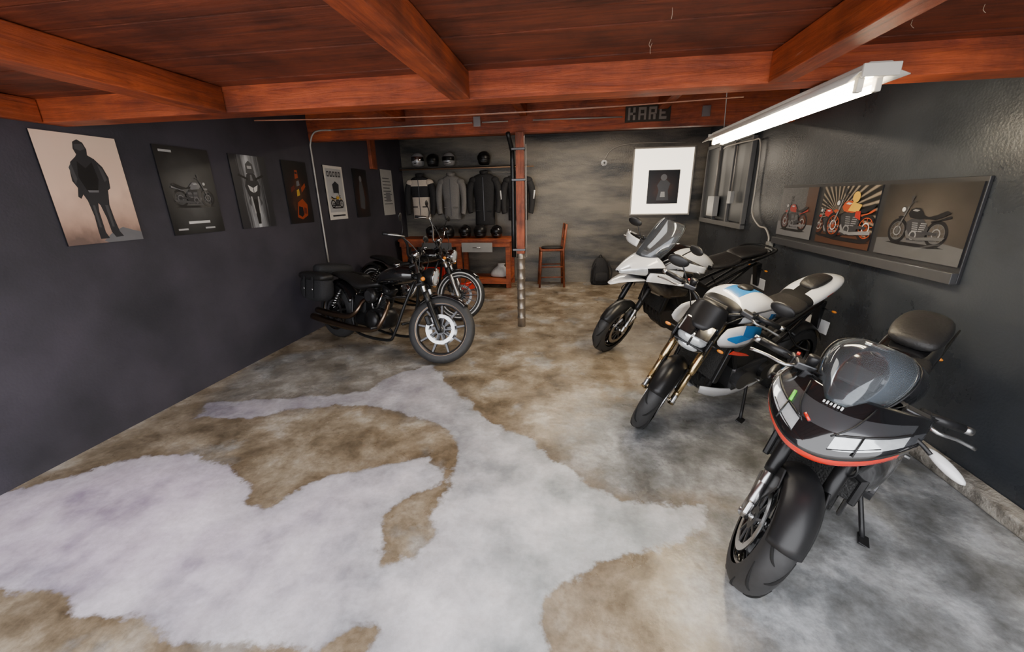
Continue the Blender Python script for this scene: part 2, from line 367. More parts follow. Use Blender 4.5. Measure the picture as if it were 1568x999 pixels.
def chassis(o):
    WB=o['WB'];R=.302;rake=rad(o.get('rake',24.5));trail=o.get('trail',.1)
    fz=o.get('fz',0.)
    wheel("rear_wheel",0,.315,.185,.216,o['rim'],o.get('nsp',5),.11,1,o.get('style','y'),dy=-.07)
    plate("swingarm",[(-.06,.30),(-.05,.345),(.2,.40+fz*.5),(.48,.50+fz),(.52,.44+fz),(.46,.38+fz),(.2,.32)],.12,.035,o.get('swm',SATB),.01)
    box("chain_guard",(.36,.012,.05),(.2,.1,.42+fz*.5),BLK,(0,-.2,0),.004)
    disc("sprocket",.10,.006,(0,.09,.315),(0,1,0),DKG,28,rin=.06)
    tube("chain",[(-.095,.09,.33),(0,.09,.415),(.25,.09,.44+fz*.6),(.5,.09,.47+fz),(.53,.09,.44+fz),(.5,.09,.41+fz),(.25,.09,.33+fz*.5),(0,.09,.215),(-.095,.09,.30)],.008,DKG,6,4)
    z0=fz
    box("crankcase",(.36,.36,.22),(.72,0,.40+z0),DKG,(0,.1,0),.03)
    box("cylinder_block",(.2,.34,.26),(.86,0,.60+z0),SATB,(0,.5,0),.02)
    box("cylinder_head",(.2,.36,.10),(.93,0,.71+z0),DKG,(0,.5,0),.02)
    box("sump",(.26,.22,.12),(.74,0,.24+z0),SATB,(0,0,0),.03)
    disc("clutch_cover",.085,.06,(.64,-.19,.42+z0),(0,1,0),DKG)
    disc("alternator_cover",.075,.06,(.84,.19,.40+z0),(0,1,0),DKG)
    disc("sprocket_cover",.07,.05,(.58,.19,.42+z0),(0,1,0),SATB)
    for i,y in enumerate((-.12,-.04,.04,.12)):
        tube("header_%d"%i,[(.98,y,.64+z0),(1.06,y,.58+z0),(1.08,y*.9,.42+z0),(1.0,y*.6,.24+z0),(.82,y*.4,.17+z0),(.6,-.03,.17+z0)],.02,o.get('hdm',BRNZ),10,4)
    ex=[(.6,-.04,.17+z0),(.42,-.08,.19+z0),(.34,-.16,.25+z0),(.2,-.2,.33+z0)]
    tube("link_pipe",ex,.027,SATB,12,4)
    e1=Vector(ex[-1]); q=Vector((-.30,-.03,.12))
    tube("silencer",[tuple(e1),tuple(e1+q*.12),tuple(e1+q*.85),tuple(e1+q)],[.035,.055,.06,.035],o.get('silm',SATB),18,1)
    h=axp(WB,trail,rake,.84+fz)
    plate("frame_spar",[(h.x-.03,.88+fz),(h.x+.02,.78+fz),(.88,.66+fz),(.62,.56+fz),(.5,.36+fz),(.44,.42+fz),(.5,.62+fz),(.75,.76+fz),(.98,.84+fz)],.155,.03,o.get('frm',SATB),.01,yfn=lambda x,z:-max(0,(x-.85))*.33)
    tube("subframe",[(.56,.09,.60+fz),(.25,.08,.72+fz),(-.1,.05,.84+fz)],.014,SATB,8,3,sym=True)
    tube("subframe_lower",[(.5,.09,.48+fz),(.2,.08,.66+fz),(-.05,.05,.82+fz)],.012,SATB,8,3,sym=True)
    box("radiator",(.03,.34,.26),(1.09,0,.56+fz),RADI,(0,-.25,0),.006)
    box("radiator_tank",(.045,.03,.28),(1.09,.18,.56+fz),SATB,(0,-.25,0),.008,sym=True)
    box("oil_cooler",(.03,.26,.1),(1.06,0,.34+fz),RADI,(0,.1,0),.006)
    tube("rider_peg",[(.42,.13,.40+fz),(.42,.25,.40+fz)],.012,ALU,8,1,sym=True)
    plate("heel_guard",[(.40,.34+fz),(.46,.36+fz),(.5,.5+fz),(.44,.56+fz),(.38,.46+fz)],.135,.008,SATB)
    tube("passenger_peg_hanger",[(.3,.1,.66+fz),(.16,.13,.52+fz),(.14,.22,.52+fz)],.009,SATB,8,2,sym=True)
    tube("shift_lever",[(.43,.15,.37+fz),(.58,.16,.33+fz),(.6,.2,.33+fz)],.007,ALU,6,2)
    th=o['lean']; fy=.27
    tube("side_stand",[(.62,.12,.30+fz*.8),(.70,.2,.17+fz*.4),(.78,fy,fy*math.tan(th)+.012)],.012,BLK,8,2)
    box("side_stand_foot",(.08,.05,.01),(.79,fy+.01,(fy+.01)*math.tan(th)+.006),BLK,(-th,0,.3),.003)
    plate("plate_hanger",[(-.15,.80+fz),(-.25,.55+fz),(-.28,.55+fz),(-.22,.82+fz)],0,.06,BLK,sym=False)
    box("number_plate",(.006,.19,.13),(-.285,0,.58+fz),WHT,(0,.25,0),.002)
    tube("rear_indicator",[(-.2,.03,.76+fz),(-.21,.10,.76+fz)],.007,BLK,8,1,sym=True)
    ell("rear_indicator_lens",(-.21,.11,.76+fz),(.012,.02,.010),AMB,sym=True)
    fender("hugger",0,.315,.34,rad(60),rad(150),.09,BLK)
    CTX.M=steer(WB,trail,rake,o['steer'])
    wheel("front_wheel",WB,R,.122,.216,o['rim'],o.get('nsp',5),.16,2,o.get('style','y'))
    d=Vector((-math.sin(rake),0,math.cos(rake)))
    ax=Vector((WB,0,R)); L1=(o['topz']-R)/math.cos(rake)
    def fp(s,y): q=ax+d*s; return (q.x,y,q.z)
    lg=o.get('lowgold')
    tube("fork_lower",[fp(-.02,.105),fp(.05,.105),fp(.22,.105)],[.022,.022,.019],o['forkm'] if lg else ALU,14,1,sym=True)
    tube("fork_stanchion",[fp(.05,.105),fp(L1*.45,.105)],.0215 if lg else .02,ALU if not lg else o['forkm'],14,1,sym=True)
    tube("fork_upper",[fp(L1*.36,.105),fp(L1*.4,.105),fp(L1,.105)],[.026,.029,.027],o['forkm'],16,1,sym=True)
    tube("axle",[(WB,-.13,R),(WB,.13,R)],.014,ALU,12,1)
    ca=ax+d*.13+Vector((-.065,0,-.02))
    box("brake_caliper",(.05,.055,.12),(ca.x,.088,ca.z),o.get('calm',ALU),(0,-rake-.35,0),.012,sym=True)
    box("axle_foot",(.08,.03,.07),(ax.x-.01,.108,ax.z+.03),o.get('calm',ALU),(0,-rake,0),.012,sym=True)
    tube("brake_hose",[(ca.x,.1,ca.z+.05),(ca.x-.03,.12,ca.z+.2),(ax.x-.1,.12,R+.4),(ax.x-.2,.05,R+.5)],.005,BLK,6,4,sym=True)
    fender("front_fender",WB,R,R+.018,rad(o.get('fa0',35)),rad(150),.075,o.get('fenm',BLK),.05,taper=.15)
    plate("fender_stay",[fp(.08,0)[0::2],fp(.26,0)[0::2],(WB-.03,R+.29),(WB+.04,R+.24)],.083,.01,o.get('fenm',BLK))
    for nm,s in(("lower_clamp",L1*.74),("upper_clamp",L1*.99)):
        q=ax+d*s; box(nm,(.07,.26,.03),(q.x-.01,0,q.z),SATB,(0,-rake,0),.01)
    T=ax+d*(L1+.03); T=Vector((T.x-.02,0,T.z+.01))
    box("bar_riser",(.05,.12,.05),(T.x,0,T.z-.02),SATB,(0,-rake,0),.01)
    bars(WB,o,T,o.get('hw',.37),o.get('rise',.04),o.get('back',.1),o.get('mirror',True),mh=o.get('mh',.17))
    if not o.get('headfixed'): o['headfn'](T,ax,d)
    CTX.M=Matrix.Identity(4)
    return T,ax,d
def bike_root(name,F,heading,lean,WB,S):
    h=Vector((math.cos(heading),math.sin(heading),0))
    loc=Vector((F[0],F[1],0))-h*WB*S
    return group(name,loc,Matrix.Rotation(heading,4,'Z')@Matrix.Rotation(-lean,4,'X'),S)
# ---------------- sport bike (front right)
def sport():
    WB=1.43; lean=rad(10)
    bike_root("sport_motorcycle",(.85,1.60),rad(180+44),lean,WB,1.)
    o=dict(WB=WB,lean=lean,steer=rad(22),topz=.86,rim=GLOSSB,forkm=SATB,nsp=3,style='y',mirror=False,rise=.03,back=.11,hw=.38,headfixed=True,swm=DKG,fa0=30,calm=ALU)
    T,ax,d=chassis(o)
    loft("fuel_tank",[(.50,0,.80,.08,.05),(.56,0,.84,.125,.08),(.68,0,.885,.165,.11),(.84,0,.92,.185,.12),(.95,0,.92,.165,.105),(1.03,0,.89,.10,.07)],GLOSSB,sub=1,e=2.5,k=2)
    lathe("fuel_cap",[(0,.018),(.03,.018),(.036,.012),(.05,.01),(.052,0),(.0,0)],(.88,0,1.035),(.1,0,1),ALU,24)
    loft("rider_seat",[(.62,0,.81,.07,.03),(.5,0,.80,.13,.035),(.32,0,.82,.14,.04),(.2,0,.85,.12,.05)],SEAT,k=2)
    loft("tail_unit",[(.34,0,.80,.11,.05),(.15,0,.86,.13,.065),(-.05,0,.92,.11,.055),(-.2,0,.965,.07,.03),(-.26,0,.98,.03,.015)],GLOSSB,k=2)
    loft("pillion_seat",[(.24,0,.92,.10,.03),(.12,0,.965,.125,.05),(-.06,0,1.0,.11,.05),(-.16,0,1.0,.06,.025)],SEAT,k=2)
    plate("tail_side_accent",[(.25,.82),(-.15,.94),(-.22,.96),(-.1,.89),(.2,.77)],.12,.012,SATB)
    box("tail_lamp",(.03,.1,.02),(-.25,0,.96),LEDR,(0,.2,0),.005)
    rows=[]
    rows.append([(1.24,.20,.86),(1.10,.22,.90),(.95,.21,.85),(.84,.20,.78)])
    rows.append([(1.27,.19,.78),(1.14,.235,.78),(.97,.235,.70),(.82,.215,.62)])
    rows.append([(1.22,.15,.67),(1.12,.235,.62),(.97,.235,.54),(.80,.215,.47)])
    rows.append([(1.14,.12,.55),(1.07,.20,.49),(.94,.21,.41),(.74,.19,.36)])
    patch("side_fairing",rows,[GLOSSB,REDP,GRYP],.006,2,cm=lambda i,j:1 if (i==0 and j==0) else (2 if (i==0 and j==1) else 0))
    plate("belly_pan",[(1.10,.46),(1.05,.28),(.9,.18),(.5,.17),(.48,.24),(.75,.34),(.97,.44)],.16,.02,GLOSSB,.01)
    Y=[0,.06,.12,.18,.225,.25]
    PR=[[(1.30,.975),(1.29,.97),(1.26,.965),(1.20,.955),(1.13,.94),(1.08,.915)],
        [(1.39,.925),(1.38,.92),(1.34,.922),(1.28,.925),(1.20,.928),(1.12,.912)],
        [(1.455,.868),(1.445,.870),(1.405,.882),(1.345,.898),(1.27,.912),(1.18,.905)],
        [(1.508,.808),(1.497,.810),(1.458,.826),(1.402,.852),(1.33,.880),(1.24,.891)],
        [(1.520,.782),(1.508,.782),(1.470,.799),(1.412,.826),(1.34,.857),(1.245,.872)],
        [(1.505,.735),(1.488,.735),(1.448,.752),(1.388,.782),(1.312,.820),(1.21,.85)],
        [(1.40,.725),(1.38,.725),(1.34,.735),(1.28,.755),(1.22,.79),(1.15,.83)]]
    rows=[[(p[0],y,p[1]) for p,y in zip(r,Y)] for r in PR]
    def nm(i,j):
        if i==0: return 1
        if i==1: return 0 if j<=3 else 1
        if i==2: return 3 if 1<=j<=3 else (1 if j==0 else 0)
        if i==3: return 1
        if i==4: return 2 if j<=3 else 1
        return 1
    patch("nose_fairing",rows,[GRYP,GLOSSB,REDP,LENS],.006,2,joined=True,cm=nm)
    tube("headlight_rib",[(1.402,.128,.886),(1.462,.13,.826)],.0035,BLK,6,1,sym=True)
    tube("headlight_rib_c",[(1.452,.06,.868),(1.407,.12,.883),(1.347,.18,.899),(1.27,.225,.913)],.005,BLK,6,3,sym=True)
    tube("headlight_rib_d",[(1.49,.06,.820),(1.445,.12,.839),(1.385,.18,.865)],.0025,BLK,6,3,sym=True)
    tube("nose_green_tick",[(1.36,-.13,.918),(1.40,-.125,.888)],.007,GRNP,6,1); tube("nose_red_tick",[(1.435,-.055,.886),(1.45,-.03,.872)],.006,REDP,6,1)
    tube("nose_crease",[(1.30,.11,.958),(1.40,.09,.905),(1.46,.05,.862)],.003,BLK,6,3,sym=True)
    scr=[]
    for i,(x,z,w) in enumerate([(1.37,.945,.095),(1.31,1.01,.135),(1.24,1.07,.155),(1.17,1.12,.145),(1.12,1.14,.10)]):
        row=[]
        for j in range(5):
            a=j/4*rad(82); row.append((x-(1-math.cos(a))*.18,w*math.sin(a)/math.sin(rad(82)) if j else 0.,z-(1-math.cos(a))*.07))
        scr.append(row)
    patch("windscreen",scr,CLEAR,.003,2,joined=True)
    tube("screen_edge",[tuple(r[-1]) for r in scr],.004,BLK,6,3,sym=True)
    for i in range(6): box("badge_letter_%d"%i,(.003,.007,.012+.004*(i%2)),(1.375,-.030+i*.012,.938),WHT,(0,-.95,0),.001)
    box("instrument_panel",(.02,.13,.08),(1.14,0,.99),BLK,(0,-.7,0),.006)
    tube("mirror_stalk",[(1.24,.22,.90),(1.25,.26,.885),(1.26,.29,.87)],.008,BLK,8,3)
    ell("mirror_shell",(1.25,.335,.85),(.024,.070,.018),WHT,(-.35,0,-.3))
    tube("mirror_stalk_b",[(1.24,-.22,.90),(1.23,-.25,.885),(1.20,-.27,.87)],.008,BLK,8,3)
    ell("mirror_shell_b",(1.15,-.285,.86),(.075,.02,.022),BLK,(0,.1,.15))
    endgroup()
sport()
# ---------------- naked roadster
def naked():
    WB=1.45; lean=rad(11)
    bike_root("naked_motorcycle",(.62,2.86),rad(180+33),lean,WB,1.02)
    def head(T,ax,d):
        hx=ax.x-.10
        ell("headlight_bowl",(hx+.02,0,.80),(.09,.125,.09),BLK,e=2.4)
        ell("headlight_lens_upper",(hx+.065,0,.82),(.055,.10,.05),LENS,e=2.4)
        ell("headlight_lens_lower",(hx+.07,0,.765),(.045,.075,.035),LENS,e=2.4)
        box("headlight_divider",(.02,.20,.012),(hx+.115,0,.792),BLK,(0,0,0),.004); box("headlight_divider_b",(.02,.014,.07),(hx+.118,0,.815),BLK,(0,0,0),.004)
        plate("headlight_brow",[(hx+.13,.86),(hx+.02,.93),(hx-.06,.90),(hx+.04,.84)],.055,.10,GLOSSB,.01)
        plate("headlight_cheek",[(hx+.09,.87),(hx+.12,.80),(hx+.05,.72),(hx-.02,.74),(hx-.03,.88)],.115,.02,SATB,.008)
        rows=[[(hx+.08,0,.90),(hx+.06,.07,.895),(hx+.0,.12,.88)],[(hx+.0,0,.99),(hx-.02,.08,.98),(hx-.06,.12,.95)],[(hx-.05,0,1.05),(hx-.06,.07,1.04),(hx-.09,.10,1.01)]]
        patch("flyscreen",rows,SATB,.005,2,joined=True)
        box("instrument_panel",(.02,.16,.1),(hx-.10,0,.99),BLK,(0,-.8,0),.006)
        tube("front_indicator",[(hx-.02,.1,.78),(hx-.02,.17,.78)],.006,BLK,8,1,sym=True); ell("front_indicator_lens",(hx-.01,.185,.78),(.012,.022,.01),AMB,sym=True)
    o=dict(WB=WB,lean=lean,steer=rad(30),topz=.90,rim=GLOSSB,forkm=GOLD,lowgold=True,nsp=5,style='pair',rise=.06,back=.09,hw=.40,headfn=head,swm=SATB,hdm=SATB,silm=DKG,fenm=SATB,mh=.13)
    chassis(o)
    def tf(c):
        if abs(c.y)<.05 and c.z>.93 and .7<c.x<1.: return 1
        if c.x>1.02: return 2
        if c.z<.885: return 1 if c.x<.85 else 0
        return 0
    loft("fuel_tank",[(.52,0,.82,.08,.05),(.58,0,.86,.12,.08),(.70,0,.90,.165,.11),(.86,0,.935,.195,.12),(1.0,0,.93,.19,.10),(1.10,0,.90,.13,.07)],[WHT,BLUP,SATB],k=3,sub=1,e=2.5,matfn=tf)
    lathe("fuel_cap",[(0,.018),(.03,.018),(.05,.01),(.052,0),(.0,0)],(.86,0,1.05),(.1,0,1),SATB,24)
    patch("radiator_shroud",[[(1.20,.20,.88),(1.05,.215,.90),(.86,.205,.84)],[(1.30,.205,.80),(1.08,.245,.79),(.84,.215,.77)],[(1.20,.19,.74),(1.05,.22,.72),(.92,.20,.72)]],[WHT,BLUP],.008,1,cm=lambda i,j:1 if (i==0 and j==1) else 0)
    plate("shroud_blue_blade",[(1.22,.815),(1.10,.84),(1.0,.80),(1.12,.775)],.248,.006,BLUP,yfn=lambda x,z:-max(0,x-1.08)*.3)
    plate("shroud_red_accent",[(1.1,.71),(.95,.66),(.9,.63),(1.0,.65),(1.14,.69)],.225,.008,REDP)
    patch("belly_pan",[[(1.16,.12,.36),(1.0,.17,.33),(.75,.17,.27),(.42,.13,.27)],[(1.13,.10,.29),(1.0,.16,.25),(.75,.165,.21),(.42,.12,.22)],[(1.05,.04,.22),(.95,.08,.17),(.75,.09,.15),(.46,.08,.18)]],[WHT,BLUP],.008,1,cm=lambda i,j:0)
    loft("rider_seat",[(.62,0,.83,.07,.03),(.48,0,.83,.13,.035),(.30,0,.85,.14,.045),(.2,0,.88,.12,.05)],SEAT,k=2)
    loft("tail_unit",[(.30,0,.84,.11,.04),(.12,0,.92,.14,.06),(-.08,0,.985,.125,.055),(-.2,0,1.01,.09,.035),(-.28,0,1.02,.04,.015)],[WHT,REDP,SATB],k=3,matfn=lambda c:1 if c.z<.955 and c.x<.08 and c.x>-.16 else (2 if c.x>.2 or (abs(c.y)<.05 and c.z>.96 and c.x>0) else 0))
    loft("pillion_seat",[(.14,0,.975,.05,.02),(.06,0,1.01,.075,.035),(-.06,0,1.035,.065,.03),(-.13,0,1.04,.03,.01)],SEAT,k=2)
    box("tail_lamp",(.03,.09,.02),(-.27,0,1.0),LEDR,(0,.2,0),.005)
    endgroup()
naked()
# ---------------- adventure tourer
def tourer():
    WB=1.52; lean=rad(11); fz=.06
    bike_root("adventure_motorcycle",(.46,4.42),rad(180+26),lean,WB,1.06)
    o=dict(WB=WB,lean=lean,steer=rad(24),topz=.98,rim=GLOSSB,forkm=SATB,nsp=5,style='pair',rise=.09,back=.12,hw=.42,headfixed=True,fz=fz,hdm=SATB,silm=DKG,mh=.15,fenm=SATB)
    T,ax,d=chassis(o)
    loft("fuel_tank",[(.50,0,.90,.09,.05),(.58,0,.94,.14,.08),(.72,0,.99,.19,.11),(.90,0,1.02,.21,.12),(1.04,0,1.00,.19,.10),(1.14,0,.96,.13,.07)],[WHT,GLOSSB],k=3,matfn=lambda c:1 if abs(c.y)<.1 or c.z<.95 else 0,e=2.5)
    nose=[[(1.60,0,.93),(1.60,.02,.93),(1.59,.035,.925),(1.59,.03,.91),(1.58,0,.90)],
          [(1.52,0,1.00),(1.515,.05,.995),(1.50,.095,.965),(1.49,.10,.91),(1.50,0,.88)],
          [(1.42,0,1.06),(1.41,.09,1.05),(1.37,.17,.99),(1.36,.17,.90),(1.38,0,.85)],
          [(1.30,0,1.10),(1.27,.14,1.09),(1.20,.23,1.0),(1.20,.22,.88),(1.25,0,.82)]]
    patch("nose_fairing",nose,[WHT,GLOSSB,LENS],.006,2,joined=True,cm=lambda i,j:0 if j==0 or (j==1 and i>0) else (2 if j in(1,2) and i<2 else 1))
    patch("beak",[[(1.68,0,.80),(1.66,.03,.795)],[(1.55,0,.85),(1.53,.09,.84)],[(1.38,0,.86),(1.34,.15,.85)]],WHT,.008,1,joined=True)
    patch("side_fairing",[[(1.32,.17,.96),(1.16,.225,.98),(.98,.215,.94),(.86,.2,.90)],[(1.40,.17,.86),(1.2,.25,.85),(1.0,.25,.80),(.85,.22,.76)],[(1.26,.15,.72),(1.15,.23,.68),(1.0,.22,.66),(.86,.2,.66)]],[WHT,GLOSSB],.006,2,cm=lambda i,j:0 if i==0 and j<2 else 1)
    plate("belly_pan",[(1.12,.50),(1.06,.34),(.9,.24),(.5,.23),(.5,.32),(.75,.40),(.98,.50)],.15,.02,BLK,.01)
    scr=[]
    for i,(x,z,w) in enumerate([(1.40,1.07,.13),(1.33,1.17,.17),(1.25,1.28,.18),(1.19,1.37,.165),(1.16,1.41,.12)]):
        row=[]
        for j in range(5):
            a=j/4*rad(75); row.append((x-(1-math.cos(a))*.18,w*math.sin(a)/math.sin(rad(75)) if j else 0.,z-(1-math.cos(a))*.05))
        scr.append(row)
    patch("windscreen",scr,SMOKE,.005,2,joined=True)
    tube("screen_edge",[tuple(r[-1]) for r in scr],.006,BLK,6,3,sym=True)
    CTX.M=steer(WB,.1,rad(24.5),o['steer'])
    patch("handguard",[[(T.x+.07,.20,T.z+.13),(T.x+.06,.34,T.z+.13),(T.x-.08,.45,T.z+.11)],[(T.x+.09,.20,T.z+.06),(T.x+.07,.35,T.z+.05),(T.x-.08,.46,T.z+.05)]],WHT,.008,2)
    CTX.M=Matrix.Identity(4)
    loft("rider_seat",[(.62,0,.92,.07,.03),(.48,0,.92,.14,.04),(.30,0,.94,.15,.05),(.18,0,.98,.13,.05)],SEAT,k=2)
    loft("pillion_seat",[(.24,0,.98,.10,.04),(.1,0,1.02,.13,.04),(-.1,0,1.03,.12,.04),(-.2,0,1.03,.06,.02)],SEAT,k=2)
    loft("tail_unit",[(.30,0,.90,.12,.04),(.1,0,.95,.14,.05),(-.12,0,.99,.12,.045),(-.28,0,1.01,.07,.03)],GLOSSB,k=2)
    tube("grab_rail",[(.1,.15,.98),(-.1,.17,1.04),(-.27,.1,1.05),(-.30,0,1.05)],.011,BLK,8,4,sym=True)
    endgroup()
tourer()
# ---------------- cruisers
def cruiser(name,F,heading,steera,lean,o):
    WB=1.62;R=.345;rake=rad(30);trail=.14
    bike_root(name,F,heading,lean,WB,1.06)
    rim=o['rim']
    wheel("rear_wheel",0,.33,.15,.225,rim,o['nsp'],.14,-1,o['style'],grooves=False,white=o.get('white',False),dy=.075,lip=o.get('lip'))
    disc("belt_pulley",.12,.02,(0,.08,.33),(0,1,0),SATB)
    box("belt",(.62,.03,.014),(.32,.08,.42),BLK,(0,-.05,0),.003)
    tube("frame_cradle",[(1.27,.03,.80),(1.2,.09,.55),(1.1,.13,.24),(1.0,.14,.15),(.55,.14,.15),(.42,.13,.28),(.40,.12,.55)],.016,SATB,10,4,sym=True)
    tube("frame_backbone",[(1.30,0,.84),(1.0,0,.80),(.6,0,.66),(.4,0,.58)],.022,SATB,10,3)
    tube("swingarm",[(.42,.12,.30),(.0,.12,.33)],.018,SATB,10,1,sym=True)
    tube("shock_body",[(.02,.14,.36),(.22,.14,.62)],.018,SATB,12,1,sym=True)
    v=[];f=[]
    for s in (1,-1):
        pts=[]
        for i in range(49):
            t=i/48; c=Vector((.05,.14*s,.40)).lerp(Vector((.19,.14*s,.58)),t); a=t*2*pi*6
            pts.append((c.x+.028*math.cos(a)*.8,c.y+.028*math.sin(a),c.z-.028*math.cos(a)*.5))
        a,b=tubegeo(pts,.005,6,1); q=len(v); v+=a; f+=[tuple(i+q for i in g) for g in b]
    mk("shock_spring",v,f,CHR)
    EM=o.get('eng',DKG)
    loft("crankcase",[(-.13,.75,.34,.10,.10),(-.11,.75,.35,.17,.13),(.11,.75,.35,.17,.13),(.13,.75,.34,.10,.10)],EM,axis='y',n=20,e=2.6)
    box("gearbox",(.22,.2,.2),(.52,0,.33),SATB,(0,0,0),.03)
    for nm,a in(("front",rad(24)),("rear",rad(-22))):
        ax_=Vector((math.sin(a),0,math.cos(a))); base=Vector((.75,0,.40))+ax_*.06
        pr=[(0,0)]
        for i in range(9):
            h=.02+i*.018; pr+=[(.058,h),(.085,h+.002),(.085,h+.008),(.058,h+.010)]
        pr+=[(.058,.19),(.075,.195),(.078,.25),(.06,.27),(0,.275)]
        lathe("cylinder_"+nm,pr,tuple(base),tuple(ax_),EM,28)
        q=base+ax_*.25; box("rocker_cover_"+nm,(.13,.13,.05),tuple(q),o.get('cov',SATB),(0,a,0),.015)
        tube("pushrod_"+nm,[tuple(base+Vector((.0,-.10,-.02))),tuple(base+ax_*.2+Vector((0,-.085,0)))],.011,CHR,8,1,sym=True)
    lathe("air_cleaner",[(0,-.06),(.07,-.06),(.085,-.03),(.085,0),(0,0)],(.75,-.13,.60),(0,1,0),o.get('cov',SATB),28)
    disc("air_cleaner_trim",.055,.004,(.75,-.192,.60),(0,1,0),DKG)
    lathe("cam_cover",[(0,-.05),(.09,-.045),(.10,-.02),(.10,0),(0,0)],(.80,-.16,.34),(0,1,0),o.get('cov',ALU),28)
    loft("primary_cover",[(.15,.58,.33,.24,.08),(.19,.58,.33,.26,.10),(.21,.58,.33,.22,.07)],o.get('cov',SATB),axis='y',n=20,e=2.6)
    tube("exhaust_front",[(.90,-.06,.56),(.98,-.12,.52),(.97,-.19,.36),(.85,-.20,.25),(.5,-.21,.22),(.1,-.21,.23),(-.22,-.21,.25)],[.022,.022,.023,.026,.034,.040,.040],o.get('pipe',BRNZ),14,5)
    tube("exhaust_rear",[(.62,-.06,.56),(.60,-.14,.52),(.58,-.2,.42),(.45,-.215,.34),(.15,-.215,.33),(-.12,-.215,.34)],[.022,.022,.023,.028,.036,.036],o.get('pipe',BRNZ),14,5)
    loft("fuel_tank",[(.70,0,.74,.05,.03),(.76,0,.77,.10,.06),(.90,0,.82,.14,.095),(1.05,0,.85,.15,.10),(1.18,0,.86,.11,.08),(1.26,0,.86,.05,.04)],o['paint'],k=2,e=2.2)
    lathe("fuel_cap",[(0,.02),(.03,.018),(.034,0),(0,0)],(1.02,-.04,.945),(0,0,1),CHR,20)
    loft("seat",[(.78,0,.73,.07,.03),(.66,0,.70,.13,.04),(.48,0,.68,.155,.05),(.34,0,.72,.13,.06),(.2,0,.755,.11,.05),(0.0,0,.77,.09,.035),(-.1,0,.76,.05,.02)],SEAT,k=2)
    fender("rear_fender",0,.33,.385,rad(25),rad(165),.095,o['paint'],.06)
    box("tail_lamp",(.05,.08,.05),(-.36,0,.52),LEDR,(0,.3,0),.012)
    box("battery_box",(.18,.22,.2),(.50,0,.48),BLK,(0,0,0),.02)
    if o.get('bags'):
        loft("saddlebag",[(.15,-.08,.61,.21,.13,3.2),(.19,-.08,.61,.235,.16,3.2),(.30,-.08,.61,.235,.16,3.2),(.34,-.08,.60,.20,.13,3.2)],FABR,axis='y',sym=True)
        loft("saddlebag_lid",[(.16,-.08,.74,.225,.04,3),(.2,-.08,.75,.25,.05,3),(.31,-.08,.745,.25,.05,3),(.35,-.08,.735,.22,.04,3)],SEAT,axis='y',sym=True)
        box("bag_strap",(.03,.006,.24),(-.0,.352,.62),FABR,(0,0,0),.002,sym=True); box("bag_strap_b",(.03,.006,.24),(-.16,.352,.62),FABR,(0,0,0),.002,sym=True)
        ell("bag_buckle",(-.0,.356,.60),(.014,.005,.016),CHR,sym=True); ell("bag_buckle_b",(-.16,.356,.60),(.014,.005,.016),CHR,sym=True)
        loft("luggage_roll",[(-.24,-.12,.82,.06,.05),(-.20,-.12,.82,.09,.07),(.20,-.12,.82,.09,.07),(.24,-.12,.82,.06,.05)],FABR,axis='y')
    tube("side_stand",[(.75,.12,.20),(.72,.2,.12),(.62,.28,.28*math.tan(lean)+.012)],.012,SATB,8,2)
    tube("foot_peg",[(.92,.14,.28),(.93,.3,.29)],.015,BLK,8,1,sym=True)
    CTX.M=steer(WB,trail,rake,steera)
    wheel("front_wheel",WB,R,.10,.268,rim,o['nsp'],.15,1 if o.get('white') else 2,o['style'],grooves=False,white=o.get('white',False),dy=.055,lip=o.get('lip'))
    ax=Vector((WB,0,R)); d=Vector((-math.sin(rake),0,math.cos(rake)))
    def fp(s,y): q=ax+d*s; return (q.x,y,q.z)
    tube("fork_lower",[fp(-.04,.10),fp(0,.10),fp(.28,.10),fp(.30,.10)],[.02,.028,.028,.022],SATB if not o.get('white') else ALU,14,1,sym=True)
    tube("fork_stanchion",[fp(.28,.10),fp(.72,.10)],.0205,ALU,14,1,sym=True)
    tube("fork_gaiter",[fp(.29,.10),fp(.33,.10),fp(.36,.10),fp(.40,.10)],[.03,.026,.03,.024],BLK,14,1,sym=True)
    tube("fork_cover",[fp(.46,.10),fp(.60,.10)],.03,o.get('cov',SATB),14,1,sym=True)
    tube("axle",[(WB,-.12,R),(WB,.12,R)],.014,CHR,12,1)
    box("brake_caliper",(.05,.05,.10),(WB-.13,-.075,R+.07),SATB,(0,-.5,0),.012)
    fender("front_fender",WB,R,R+.02,rad(50),rad(140),.062,o['paint'],.035)
    for s in(.48,.68):
        q=ax+d*s; box("triple_clamp_%d"%int(s*100),(.07,.27,.03),(q.x-.03,0,q.z),SATB,(0,-rake,0),.01)
    h=ax+d*.58+Vector((.10,0,.02))
    lathe("headlight_shell",[(0,-.10),(.05,-.09),(.085,-.04),(.092,.02),(.092,.04),(.08,.045)],tuple(h),(1,0,-.05),o.get('cov',SATB),28)
    lathe("headlight_ring",[(.078,.035),(.094,.035),(.094,.05),(.078,.05)],tuple(h),(1,0,-.05),CHR,28,True)
    lathe("headlight_glass",[(.08,.04),(.06,.055),(0,.062)],tuple(h),(1,0,-.05),LENS,28)
    tube("front_indicator",[(h.x-.03,.09,h.z-.06),(h.x-.03,.17,h.z-.06)],.008,SATB,8,1,sym=True); ell("front_indicator_lens",(h.x-.02,.19,h.z-.06),(.022,.022,.022),AMB,sym=True)
    T=ax+d*.70; x=T.x-.05; z=T.z+.02; ri=o.get('rise',.12)
    tube("bar_riser",[(x+.02,.05,z-.02),(x-.03,.05,z+.07)],.016,SATB,10,1,sym=True)
    z+=.07
